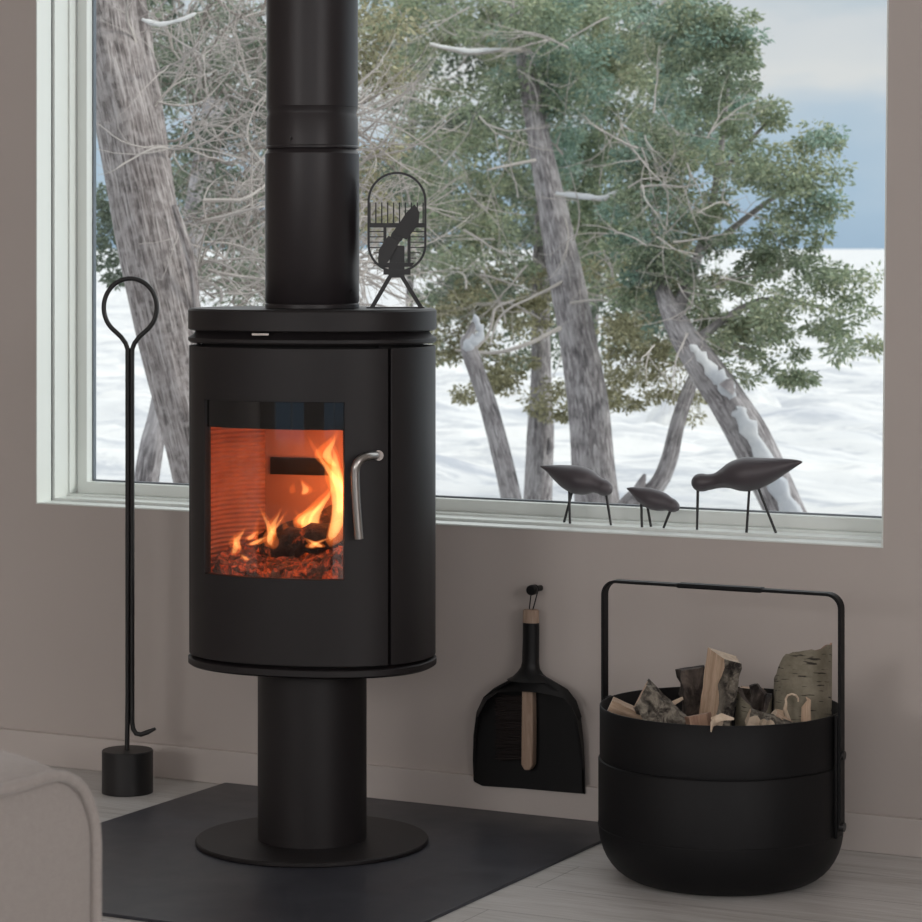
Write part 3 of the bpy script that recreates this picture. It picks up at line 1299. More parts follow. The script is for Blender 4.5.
def wedge(name, a, b, poly, spin=None, mats=None, bark=(0,), jit=.002, label='', grp='firewood in the basket', seg=16, toff=None, seed=1):
    """split log: poly = cross-section (u,v) in metres, edge i carries bark if in bark; a->b axis (b = upper end)"""
    rn = random.Random(seed)
    jit *= 1.3
    a, b = Vector(a), Vector(b)
    T = (b - a).normalized()
    U = RT - T * RT.dot(T)
    U.normalize()
    V = T.cross(U)
    if V.dot(FW) < 0:
        V = -V
    # finer outline
    out, mi = [], []
    n0 = len(poly)
    for i in range(n0):
        p, q = Vector(poly[i]), Vector(poly[(i + 1) % n0])
        kk = 4 if i in bark else 2
        for k in range(kk):
            out.append(p.lerp(q, k / kk))
            mi.append(0 if i in bark else 1)
    n = len(out)
    mb = MB()
    vs = []
    ln = (b - a).length
    for i in range(seg + 1):
        t = i / seg
        for k in range(n):
            p = out[k]
            jj = jit * (1.9 if mi[k] == 0 else .3)
            ext = 0
            if toff and i == seg:
                ext = toff[0] * p.x + toff[1] * p.y
            vs.append(a + T * (t * ln + ext) + U * (p.x + rn.uniform(-jj, jj)) + V * (p.y + rn.uniform(-jj, jj)))
    o0 = a.copy()
    R = Matrix((U, V, T)).transposed()
    Ri_ = R.transposed()
    vs = [Ri_ @ (v - o0) for v in vs]
    for i in range(seg):
        for k in range(n):
            k2 = (k + 1) % n
            mb.add([], [])
            mb.f.append((i * n + k, i * n + k2, (i + 1) * n + k2, (i + 1) * n + k))
            mb.m.append(mi[k])
    mb.f.append(tuple(range(n))[::-1]); mb.m.append(2)
    mb.f.append(tuple(seg * n + k for k in range(n))); mb.m.append(2)
    mb.v = [tuple(v) for v in vs]
    o = mb.build(name, mats or [M['bark_log'], M['split'], M['endgrain']], angle=30)
    o.location = o0
    o.rotation_euler = R.to_euler()
    tag(o, label, 'firewood', grp)
    return o


# V points away from the camera, U to the right
wedge('firewood_log', bp(706, 800, -.02), bp(724, 656, -.03), [(-.030, .020), (-.003, -.022), (.030, -.010), (.028, .034)], bark=(1, 2), toff=(-.25, .1), seed=2,
      label='upright split birch log with pale wood and bark, tallest in the middle of the basket', mats=[M['bark_log'], M['split'], M['endgrain']])
wedge('firewood_log', bp(712, 800, .07), bp(691, 668, .08), [(-.026, .02), (-.022, -.02), (.02, -.024), (.028, .02)], bark=(0, 1, 2, 3), seed=3,
      label='dark barked log leaning behind the tallest split log', mats=[M['bark_dark'], M['redwood'], M['bark_dark']])
wedge('firewood_log', bp(700, 752, -.10), bp(641, 694, -.085), [(-.026, .022), (-.030, -.018), (.016, -.030), (.030, .012)], bark=(0, 1, 2), seed=4, toff=(.3, 0),
      label='mottled bark log lying slanted at the front left of the basket', mats=[M['bark_log'], M['redwood'], M['split']])
wedge('firewood_log', bp(668, 735, -.01), bp(609, 707, 0.00), [(-.02, .02), (-.022, -.012), (.012, -.024), (.022, .012)], bark=(), seed=5,
      label='pale split piece of wood lying at the far left inside the rim', mats=[M['split'], M['split'], M['endgrain']])
# hollow curl log
def curl(name, a, b, r, t0, t1, th, mat_o, mat_i, label, seed=1, n=22, seg=12, taper=1.0, ragged=.01, topskew=0, cat='bark', rb=None, notch=()):
    rn = random.Random(seed)
    a, b = Vector(a), Vector(b)
    T = (b - a).normalized()
    U = (RT - T * RT.dot(T)).normalized()
    V = T.cross(U)
    if V.dot(FW) < 0:
        V = -V
    ln = (b - a).length
    R = Matrix((U, V, T)).transposed()
    mb = MB()
    rg = [rn.uniform(-ragged, ragged) for _ in range(n + 3)]
    rag = [(rg[i] + 2 * rg[i + 1] + rg[i + 2]) / 4 + (rg[i] * .35) - sum(dp * math.exp(-((i / n - qc) / wd) ** 2) for qc, wd, dp in notch) for i in range(n + 1)]
    rag2 = [rn.uniform(-ragged, ragged) * .4 for _ in range(seg + 1)]
    vs = []
    for lay in (0, 1):
        for i in range(seg + 1):
            t = i / seg
            for k in range(n + 1):
                q = k / n
                ang = t0 + (t1 - t0) * q + (rag2[i] / r if k in (0, n) else 0)
                rr_ = (r + (rb - r) * (1 - t) if rb else r * (1 + (taper - 1) * t)) - lay * th
                z = ln * t + (rag[k] + topskew * (q - .5) if i == seg else (topskew * (q - .5) + rag[k] * .5) * t * (t > .7))
                vs.append((rr_ * math.cos(ang), rr_ * math.sin(ang), z))
    N1 = (seg + 1) * (n + 1)
    for i in range(seg):
        for k in range(n):
            q = (i * (n + 1) + k, i * (n + 1) + k + 1, (i + 1) * (n + 1) + k + 1, (i + 1) * (n + 1) + k)
            mb.f.append(q); mb.m.append(0)
            mb.f.append(tuple(N1 + x for x in q[::-1])); mb.m.append(1)
    for i in range(seg):
        for k in (0, n):
            p, q = i * (n + 1) + k, (i + 1) * (n + 1) + k
            mb.f.append((p, q, N1 + q, N1 + p)); mb.m.append(1)
    for k in range(n):
        for i in (0, seg):
            p, q = i * (n + 1) + k, i * (n + 1) + k + 1
            mb.f.append((p, q, N1 + q, N1 + p)); mb.m.append(1)
    mb.v = vs
    o = mb.build(name, [mat_o, mat_i], angle=60)
    o.location = a
    o.rotation_euler = R.to_euler()
    tag(o, label, cat, 'firewood in the basket')
    return o


curl('hollow_log', bp(748, 800, .02), bp(754, 690, .0), .034, math.radians(-165), math.radians(95), .010, M['birch'], M['bark_dark'],
     'dark hollow birch log with a notched top right of the tallest log', notch=[(.36, .16, .045), (.75, .1, .012)], seed=6, ragged=.008, topskew=0.0, cat='firewood')
wedge('firewood_log', bp(742, 790, .09), bp(752, 688, .10), [(-.02, .02), (-.02, -.02), (.02, -.02), (.024, .02)], bark=(0, 1), seed=9,
      label='brown log mostly hidden behind the hollow birch log', mats=[M['bark_dark'], M['redwood'], M['split']])
curl('birch_bark_sheet', bp(802, 772, -.01), bp(803, 650, .02), .054, math.radians(-178), math.radians(-12), .004, M['birch'], M['redwood'],
     'large curved sheet of birch bark with dark flecks standing at the right', notch=[(0, .16, .045)], seed=8, ragged=.004, topskew=.030, taper=1.0)
wedge('firewood_log', bp(800, 735, -.11), bp(748, 718, -.115), [(-.012, .018), (-.014, -.012), (.010, -.014), (.016, .012)], bark=(2,), seed=10,
      label='pale split stick lying along the front rim below the hollow log', mats=[M['bark_log'], M['endgrain'], M['endgrain']])
wedge('firewood_log', bp(812, 752, -.085), bp(771, 717, -.09), [(-.014, .02), (-.018, -.012), (.012, -.016), (.018, .014)], bark=(3,), seed=11,
      label='pale yellowish split piece in front of the bark sheet', mats=[M['bark_log'], M['split'], M['endgrain']])
wedge('firewood_log', bp(703, 745, -.165), bp(697, 715, -.16), [(-.022, .012), (-.016, -.012), (.016, -.012), (.026, .012)], bark=(), seed=12,
      label='short reddish wood chunk at the front foot of the tallest log', mats=[M['redwood'], M['redwood'], M['redwood']])
# curled splinters
mb = MB()
pts = [bp(722, 722, -.195), bp(716, 720, -.215), bp(712, 724, -.232), bp(711, 732, -.237)]
mb.tube([p - pts[0] for p in pts], [.008, .010, .007, .002], 7, sx=.4)
mb.tube([bp(712, 721, -.222) - pts[0], bp(722, 717, -.226) - pts[0], bp(734, 719, -.222) - pts[0]], [.006, .007, .002], 7, sx=.4)
tag(mb.build('wood_splinter', M['endgrain'], loc=pts[0]), 'pale torn splinter hanging over the front rim of the basket', 'splinter')
mb = MB()
pts = [bp(806, 722, -.06), bp(806, 708, -.06), bp(809, 700, -.06), bp(806, 697, -.06)]
mb.tube([p - pts[0] for p in pts], [.010, .009, .004, .001], 7, sx=.4)
tag(mb.build('wood_splinter', M['split'], loc=pts[0]), 'thin upright splinter in front of the bark sheet', 'splinter')
mb = MB()
pts = [bp(788, 720, -.06), bp(785, 709, -.06)] + [bp(792 + 6.5 * math.cos(a), 700 - 6 * math.sin(a), -.06) for a in (3.6, 3.0, 2.3, 1.6, .9, .3, -.3)]
mb.tube([p - pts[0] for p in pts], [.006, .004, .0025, .002, .002, .002, .002, .0018, .0015], 7)
tag(mb.build('wood_splinter', M['endgrain'], loc=pts[0]), 'curled pale strip of bark in front of the bark sheet', 'splinter')
mb = MB()
pts = [bp(683, 698, .0), bp(672, 704, .0), bp(660, 716, 0.0)]
mb.tube([p - pts[0] for p in pts], [.003, .005, .006], 7, sx=.5)
tag(mb.build('wood_splinter', M['endgrain'], loc=pts[0]), 'thin pale stick left of the dark barked log', 'splinter')

# ------------------------------------------------------------------ dustpan, brush and hook
def wl(px, py, y):
    return on_y(px, py, y)


hk = wl(532, 590, 0)
mb = MB()
hc = on_y(532, 590, -.04)
mb.tube([(hc.x, .0, hc.z), (hc.x, -.030, hc.z)], .0062, 20)
mb.tube([(hc.x, -.030, hc.z), (hc.x, -.033, hc.z), (hc.x, -.046, hc.z), (hc.x, -.048, hc.z)], [.0075, .0105, .0105, .009], 24)
tag(mb.build('wall_hook', M['plastic'], angle=50), 'small round black peg on the wall above the dustpan', 'hook')
PY = -.030


def pl3(px, py, y=PY):
    return on_y(px, py, y)


org = pl3(530, 737)
pan = thing('dustpan', 'black dustpan with long handle hanging on the wall below the window', 'dustpan', (org.x, 0, org.z))


def lp(px, py, y=PY):
    p = on_y(px, py, y)
    return Vector((p.x - org.x, y, p.z - org.z))


def mirror_outline(pts):
    return pts


# blade plate (back), outline in pixels
bo = [(474, 782), (473, 760), (474, 735), (477, 712), (484, 697), (494, 689), (508, 682), (519, 677), (541, 678), (552, 683), (566, 691), (575, 702), (580, 718), (583, 745), (584, 770), (584.5, 794), (560, 792), (520, 788.5), (482, 786)]
mb = MB()
mb.prism([lp(x, y, -.022) for x, y in bo], (0, .005, 0))
mb.build('pan_plate', M['plastic'], pan, bevel=.001)
# raised rim: wall that follows the sides and the shoulder
ro = [(473.5, 781), (472.7, 760), (473.5, 735), (476.5, 712), (483.5, 697), (494, 688), (508, 680.5), (519, 674), (530, 672), (541, 675), (553, 681), (567, 689.5), (576, 701), (581, 717), (584, 744), (585, 770), (585.3, 794)]
hts = [.006, .018, .026, .034, .040, .044, .046, .046, .046, .046, .046, .044, .040, .034, .026, .014, .004]
mb = MB()
vs = []
cpx, cpy = 529, 745
for (x, y), h_ in zip(ro, hts):
    # inner point offset 2 px toward the middle
    L = math.hypot(cpx - x, cpy - y)
    ix, iy = x + (cpx - x) / L * 2.6, y + (cpy - y) / L * 2.6
    h_ = max(.004, h_ - .012)
    ym = -.018 - h_ if x < 535 else -.018
    a0 = lp(x, y, ym); i0 = lp(ix, iy, ym)
    vs += [Vector((a0.x, -.018, a0.z)), Vector((a0.x, -.018 - h_, a0.z)), Vector((i0.x, -.018 - h_, i0.z)), Vector((i0.x, -.018, i0.z))]
fs = []
for i in range(len(ro) - 1):
    for k in range(4):
        k2 = (k + 1) % 4
        fs.append((i * 4 + k, i * 4 + k2, (i + 1) * 4 + k2, (i + 1) * 4 + k))
fs += [(0, 1, 2, 3), tuple(len(ro) * 4 - 4 + k for k in range(4))]
mb.add(vs, fs)
mb.build('pan_rim', M['plastic'], pan, angle=60)
# hood: covers the shoulder between rim and a lower arc
top = [(476.5, 712), (483.5, 697), (494, 688), (508, 680.5), (519, 674), (530, 671), (541, 675), (553, 681), (567, 689.5), (576, 701), (581, 717)]
low = [(477.5, 717), (487, 700), (497, 692.5), (510, 691.5), (520, 691.5), (530, 692), (540, 693), (551, 695), (563, 698), (572, 707), (579, 721)]
mb = MB()
vs = []
for (a, b) in zip(top, low):
    p = lp(a[0], a[1], -.044)
    q = lp(b[0], b[1], -.054)
    vs += [p, q, q + Vector((0, .0025, 0)), p + Vector((0, .0035, 0))]
fs = []
for i in range(len(top) - 1):
    for k in range(4):
        k2 = (k + 1) % 4
        fs.append((i * 4 + k, i * 4 + k2, (i + 1) * 4 + k2, (i + 1) * 4 + k))
fs += [(0, 1, 2, 3), tuple(len(top) * 4 - 4 + k for k in range(4))]
mb.add(vs, fs)
mb.build('pan_hood', M['plastic'], pan, angle=60)
mb = MB()
hpts, hr = [], []
s_w = (lp(541, 640) - lp(521, 640)).length / 2 / 9.5
for (x, y, r_) in ((531, 620, 8.6), (531, 640, 8.6), (530.6, 662, 8.8), (530.3, 668, 10), (530, 673, 13.5), (530, 677, 18), (530, 680, 24)):
    hpts.append(lp(x, y, -.034))
    hr.append(r_ * 5.68 / F)
mb.tube(hpts, hr, 28, sx=.62 if False else .8, ref=(1, 0, 0))
hd = mb.build('pan_handle', M['plastic'], pan, angle=60)
mb = MB()
mb.tube([lp(531, 622.5, -.034), lp(531, 610.5, -.034), lp(531, 609.5, -.034)], [8.7 * 5.68 / F, 8.3 * 5.68 / F, 7.3 * 5.68 / F], 28, sx=.8, ref=(1, 0, 0))
cap_ = mb.build('handle_cap', M['ash'], hd, angle=50)
cap_['label'] = 'pale wooden cap on the handle end'
mb = MB()
hx = Vector((hc.x - org.x, 0, hc.z - org.z))
lpz = lp(531, 610, -.034)
mb.tube([lpz + Vector((-.004, 0, 0)), Vector((hx.x - .0078, -.026, hx.z + .001)), Vector((hx.x - .0045, -.026, hx.z + .0078)), Vector((hx.x, -.026, hx.z + .0088)), Vector((hx.x + .0045, -.026, hx.z + .0078)),
         Vector((hx.x + .0078, -.026, hx.z + .001)), lpz + Vector((.004, 0, 0))], .0013, 8)
mb.build('hanging_cord', M['plastic'], pan, angle=60)
# brush resting inside the pan
bo_ = on_y(527.5, 735, -.03)
brush = thing('hand_brush', 'small hand brush with pale wooden back and dark bristles resting in the dustpan', 'brush', (bo_.x, -.0, bo_.z))


def lb(px, py, y):
    p = on_y(px, py, y)
    return Vector((p.x - bo_.x, y, p.z - bo_.z))


mb = MB()
hw = 6.6
ol = [(521.5, 691), (532.3, 691), (532.8, 730), (532.4, 765), (529.5, 770.5), (524, 770.5), (520.8, 765), (521.1, 730)]
mb.prism([lb(x, y, -.046) for x, y in ol], (0, .020, 0))
mb.build('brush_back', M['ash'], brush, bevel=.003, seg=3)
mb = MB()
rn = random.Random(5)
for row in range(26):
    for c_ in range(4):
        y0 = 697 + row * 2.45 + rn.uniform(-.5, .5)
        yy = -.042 + c_ * .0045
        ln = 26 + rn.uniform(-3.5, 1.5)
        a = lb(522, y0, yy)
        b = lb(522 - ln * .5, y0 + rn.uniform(-.8, .8), yy + rn.uniform(-.001, .001))
        c = lb(522 - ln, y0 + rn.uniform(-2.6, 2.6), yy + rn.uniform(-.002, .002))
        mb.tube([a, b, c], [.0026, .0027, .0014], 5)
brm = simple('dark_bristle', (.012, .007, .0065, 1), .7, bumps=(300, .4, .001))
mb.build('bristles', brm, brush)

# ------------------------------------------------------------------ wooden birds
def bird(name, prof, beak, legs, label, yb=.072):
    """prof: (px, py, r_px) from tail tip to head; world plane y = yb"""
    base = on_y(legs[0][2], legs[0][3], yb)
    SZ = WZ0 + .0085
    o = thing(name, label, 'bird figurine', (base.x, yb, SZ), group='wooden shorebirds on the windowsill')
    L = lambda px, py, y=yb: on_y(px, py, y) - Vector((base.x, yb, SZ))
    cs = [(L(a, b), 1.14 * r * (on_y(a, b, yb) - CAMP).dot(FW) / F) for a, b, r in prof]
    pts, rs = [], []
    for i in range(len(cs) - 1):
        for k in range(5):
            t = k / 5
            g = lambda j: cs[max(0, min(len(cs) - 1, j))]
            p0, p1, p2, p3 = g(i - 1), g(i), g(i + 1), g(i + 2)
            def cr(a, b, c, d):
                return .5 * ((2 * b) + (c - a) * t + (2 * a - 5 * b + 4 * c - d) * t * t + (3 * b - a - 3 * c + d) * t ** 3)
            pts.append(cr(p0[0], p1[0], p2[0], p3[0]))
            rs.append(max(.0006, cr(p0[1], p1[1], p2[1], p3[1])))
    pts.append(cs[-1][0]); rs.append(cs[-1][1])
    mb = MB()
    mb.tube(pts, rs, 22)
    mb.build('body', M['bird'], o, angle=80)
    a = L(beak[0], beak[1])
    e = L(beak[2], beak[3])
    e.z = 0.0
    mb = MB()
    mb.tube([a, e], [.0032, .0024], 10)
    mb.build('beak', M['iron'], o)
    for j, lg in enumerate(legs):
        yo = (-.008 if j == 0 else .012)
        a = L(lg[0], lg[1]) + Vector((0, yo * .3, 0))
        e = L(lg[2], lg[3], yb + yo)
        e.z = 0.0
        mb = MB()
        mb.tube([a, e], .0027, 10)
        mb.build('leg', M['iron'], o)
    return o


bird('wooden_bird', [(540.5, 466.3, .6), (548, 468.6, 3.2), (558, 472.8, 7.5), (568, 477, 11), (578, 480, 12.6), (588, 482, 11.2), (595, 484, 8.0), (600, 486, 7.0), (604.5, 488, 7.2), (609, 490.5, 5.4), (611.3, 492, 2.2), (611.9, 492.4, .3)],
     (606, 492, 611, 523), [(569.5, 484, 570, 524), (573, 486, 564, 520)], 'mid-sized dark wooden bird on the windowsill, leftmost of the three, beak down at its right')
bird('wooden_bird', [(627, 488.5, .6), (632, 490, 2.8), (639, 493.5, 6), (647, 497, 8.6), (655, 500, 9.2), (663, 502, 8.2), (669, 504, 6.2), (673, 506, 5.8), (676.5, 508, 4.2), (678.6, 509.4, 1.6), (679, 509.7, .3)],
     (671, 509, 663.5, 526), [(641.5, 497, 642, 527), (646, 502, 651, 523.5)], 'smallest dark wooden bird on the windowsill, between the two larger birds')
bird('wooden_bird', [(802, 462, .8), (795, 463.2, 3.4), (783, 466.2, 7.2), (770, 470, 11), (757, 473, 14.0), (745, 474.5, 15.0), (734, 475.6, 12.8), (725, 478, 9.2), (717, 480.5, 7.0), (709, 482, 7.0), (702, 482.5, 8.0), (696.5, 482.5, 7.0), (693, 482.5, 3.8), (691.8, 482.5, .4)],
     (698, 486, 697, 528), [(750, 485, 746.5, 532), (756, 484, 776, 531)], 'largest dark wooden bird on the windowsill, facing left at the right end')

# ------------------------------------------------------------------ sofa
AZ = .60
dS = F * (CAMP.z - AZ) / (765 - HZ)
fc = at(92, 765, dS)   # far top corner of the outer face
sx0, sy1 = fc.x, fc.y
sofa = thing('sofa', 'light greige fabric sofa with piped armrest in the left foreground', 'sofa', (sx0 - .9, sy1 - .45, 0))


def SL(x, y, z):
    return (x + .9, y + .45, z)      # x relative to outer face, y relative to far end


# arm: profile in y-z extruded along -x with crowned top
mb = MB()
AW = .24
ny_ = 22
prof = []
rc = .085
prof.append((-.92, .05)); 
prof.append((-.92, AZ - .06))
for i in range(1, 7):
    t = PI / 2 * i / 7
    prof.append((-.92 + .06 - .06 * math.cos(t), AZ - .06 + .06 * math.sin(t)))
for yy in (-.86, -.7, -.5, -.3, -.2, -.12):
    prof.append((yy, AZ))
for i in range(0, 9):
    t = PI / 2 * i / 8
    prof.append((-rc + rc * math.sin(t), AZ - rc + rc * math.cos(t)))
prof.append((0, .3)); prof.append((0, .05))
cols = []
NX = 12
for j in range(NX + 1):
    u = j / NX
    x = -AW * u
    crown = .026 * math.sin(PI * u) ** .6
    cols.append([(x, y + crown * .6 * (1 if y > -.02 else 0), z + (crown if z > AZ - rc - .001 else 0)) for y, z in prof])
npf = len(prof)
vs = [SL(*p) for c in cols for p in c]
fs = []
for j in range(NX):
    for i in range(npf):
        i2 = (i + 1) % npf
        fs.append((j * npf + i, j * npf + i2, (j + 1) * npf + i2, (j + 1) * npf + i))
fs.append(tuple(range(npf)))
fs.append(tuple(NX * npf + i for i in range(npf)))
mb.add(vs, fs)
arm = mb.build('armrest', M['fabric'], sofa, angle=50)
mb = MB()
mb.tube([SL(.004, y + (.002 if y > -.05 else 0), z + (.002 if z > AZ - .03 else 0)) for y, z in prof], .0065, 12, cap=True)
mb.build('piping', M['fabric'], arm, angle=60)
mb = MB()
mb.box(SL(-1.9, -.90, .05), SL(-AW - .004, -.03, .30))
mb.build('seat_base', M['fabric'], sofa, bevel=.03, seg=4)
mb = MB()
mb.box(SL(-1.9, -.70, .302), SL(-AW - .004, -.02, .43))
mb.build('seat_cushion', M['fabric'], sofa, bevel=.04, seg=4)
mb = MB()
mb.box(SL(-1.9, -.92, .302), SL(-AW - .004, -.72, .56))
mb.build('backrest', M['fabric'], sofa, bevel=.04, seg=4)
for x, y in ((-.1, -.1), (-.1, -.8), (-1.8, -.1), (-1.8, -.8)):
    mb = MB()
    p = Vector(SL(x, y, 0))
    mb.tube([p, p + Vector((0, 0, .052))], .02, 16)
    mb.build('leg', M['iron'], sofa)

# ------------------------------------------------------------------ outdoors
GZ = -.55
rs = np.random.RandomState(5)


def np_mesh(name, verts, faces, mat, parent=None, loc=None, smooth=True):
    me = D.meshes.new(name)
    verts = np.asarray(verts, dtype=np.float32)
    faces = np.asarray(faces, dtype=np.int32)
    nf, k = faces.shape
    me.vertices.add(len(verts))
    me.vertices.foreach_set('co', verts.ravel())
    me.loops.add(nf * k)
    me.loops.foreach_set('vertex_index', faces.ravel())
    me.polygons.add(nf)
    me.polygons.foreach_set('loop_start', np.arange(0, nf * k, k, dtype=np.int32))
    me.polygons.foreach_set('loop_total', np.full(nf, k, dtype=np.int32))
    if smooth:
        me.polygons.foreach_set('use_smooth', np.ones(nf, dtype=bool))
    me.update(calc_edges=True)
    me.materials.append(mat)
    o = D.objects.new(name, me)
    COL.objects.link(o)
    if parent:
        o.parent = parent
    if loc is not None:
        o.location = loc
    return o


# snow: graded grid from the house to the far shore
def vnoise(x, y, seed):
    r = np.random.RandomState(seed)
    g = r.rand(64, 64)
    xi, yi = np.floor(x).astype(int), np.floor(y).astype(int)
    fx_, fy_ = x - xi, y - yi
    fx_, fy_ = fx_ * fx_ * (3 - 2 * fx_), fy_ * fy_ * (3 - 2 * fy_)
    a = g[xi % 64, yi % 64]; b = g[(xi + 1) % 64, yi % 64]
    c = g[xi % 64, (yi + 1) % 64]; d = g[(xi + 1) % 64, (yi + 1) % 64]
    return (a * (1 - fx_) + b * fx_) * (1 - fy_) + (c * (1 - fx_) + d * fx_) * fy_


def ground_h(x, y):
    dist = np.sqrt(x * x + (y + 5.11) ** 2)
    amp = np.clip(dist / 30, .25, 1.0) * np.clip(1 - (dist - 60) / 240, 0.05, 1)
    h = (vnoise(x * .35, y * .35, 1) - .5) * .28 + (vnoise(x * 1.1, y * 1.1, 2) - .5) * .26 + (vnoise(x * 2.7, y * 2.7, 3) - .5) * .12
    slope = -np.clip((dist - 22) / 30, 0, 1) * .9
    return GZ + h * amp + slope


na, nr = 340, 760
ang = np.linspace(-PI * .30, PI * .30, na) + PHI     # around the view direction
rad = 5.8 * np.power(3500 / 5.8, np.linspace(0, 1, nr))
A, Rr = np.meshgrid(ang, rad)
X = -np.sin(A) * Rr
Y = np.cos(A) * Rr - 5.11
Y = np.maximum(Y, WT + .01)
Zg = ground_h(X, Y)
V_ = np.stack([X.ravel(), Y.ravel(), Zg.ravel()], 1)
idx = np.arange(na * nr).reshape(nr, na)
Fq = np.stack([idx[:-1, :-1].ravel(), idx[1:, :-1].ravel(), idx[1:, 1:].ravel(), idx[:-1, 1:].ravel()], 1)
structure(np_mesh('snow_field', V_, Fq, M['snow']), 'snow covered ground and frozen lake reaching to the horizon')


def gz(x, y):
    return float(ground_h(np.array([x]), np.array([y]))[0])


def snow_mound(px, py, wpx, hpx, label):
    # py = bottom line on the ground
    d = F * (CAMP.z - (GZ - .6)) / (py - HZ)
    c = at(px, py, d)
    z0 = gz(c.x, c.y)
    rx_, hz_ = wpx * d / F / 2, hpx * d / F
    n, m_ = 40, 14
    vs = []
    r_ = random.Random(int(px))
    for j in range(m_ + 1):
        t = j / m_
        for k in range(n):
            a = 2 * PI * k / n
            q = 1 + .18 * math.sin(3 * a + px) + .1 * math.sin(5 * a)
            vs.append((math.cos(a) * rx_ * t * q, math.sin(a) * rx_ * .7 * t * q, hz_ * (math.cos(t * PI / 2) ** .9) * (1 + .15 * math.sin(2 * a + 4 * t)) - (.3 + hz_ * .8) * t ** 6))
    mb = MB()
    mb.add(vs, [(j * n + k, j * n + (k + 1) % n, (j + 1) * n + (k + 1) % n, (j + 1) * n + k) for j in range(m_) for k in range(n)])
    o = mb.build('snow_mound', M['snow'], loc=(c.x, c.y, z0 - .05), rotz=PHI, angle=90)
    return tag(o, label, 'snow mound', 'snow mounds on the lake')


snow_mound(693, 455, 135, 28, 'broad low snow mound behind the largest wooden bird')
snow_mound(742, 428, 90, 26, 'taller pale snow mound on the lake near the right window edge')
snow_mound(505, 395, 120, 14, 'long low snow bank on the lake left of the leaning cedar')

# ---- trees


def catmull(pts, sub):
    out = []
    n = len(pts)
    for i in range(n - 1):
        for k in range(sub):
            t = k / sub
            g = lambda j: pts[max(0, min(n - 1, j))]
            a, b, c, d = g(i - 1), g(i), g(i + 1), g(i + 2)
            out.append(tuple(.5 * ((2 * b[q]) + (c[q] - a[q]) * t + (2 * a[q] - 5 * b[q] + 4 * c[q] - d[q]) * t * t + (3 * b[q] - a[q] - 3 * c[q] + d[q]) * t ** 3) for q in range(len(b))))
    out.append(tuple(pts[-1]))
    return out


def trunk_path(pp, sub=6):
    """pp: (px, py, half width px, depth) -> world points + radii; first point is lowest"""
    P_, R_ = [], []
    for px, py, hw, d in catmull(pp, sub):
        P_.append(at(px, py, d))
        R_.append(max(.004, hw * d / F))
    return P_, R_


def make_trunk(root, pp, mat, name='trunk', n=20, jit=.06, ground=True, seed=1, sub=6):
    P_, R_ = trunk_path(pp, sub)
    if ground:
        a = P_[0]
        dr = (P_[0] - P_[2]).normalized()
        z0 = gz(a.x, a.y) - .1
        if a.z > z0:
            k = (a.z - z0) / max(.2, -dr.z)
            P_.insert(0, a + dr * k * .5)
            R_.insert(0, R_[0] * 1.08)
            P_.insert(0, a + dr * k)
            R_.insert(0, R_[0] * 1.2)
    rn = random.Random(seed)
    mb = MB()
    mb.tube([p - root.location for p in P_], R_, n)
    # flutes
    vs = []
    ph = [rn.uniform(0, 6) for _ in range(4)]
    for i, v in enumerate(mb.v):
        r_i = i // n
        c = P_[r_i] - root.location
        k = i % n
        t = 2 * PI * k / n
        s = 1 + jit * (math.sin(3 * t + ph[0] + r_i * .11) + .7 * math.sin(7 * t + ph[1] - r_i * .07) + .5 * math.sin(11 * t + ph[2] + r_i * .3))
        mb.v[i] = tuple(c + (Vector(v) - c) * s)
    o = mb.build(name, mat, root, angle=80)
    cum = [0.0]
    for i in range(1, len(P_)):
        cum.append(cum[-1] + (P_[i] - P_[i - 1]).length)
    at_ = o.data.attributes.new('grain', 'FLOAT_VECTOR', 'POINT')
    vals = []
    rm = sum(R_) / len(R_)
    for i in range(len(P_)):
        for k in range(n):
            t = 2 * PI * k / n
            vals += [math.cos(t) * rm, math.sin(t) * rm, cum[i]]
    at_.data.foreach_set('vector', vals)
    return o


LEAF = []


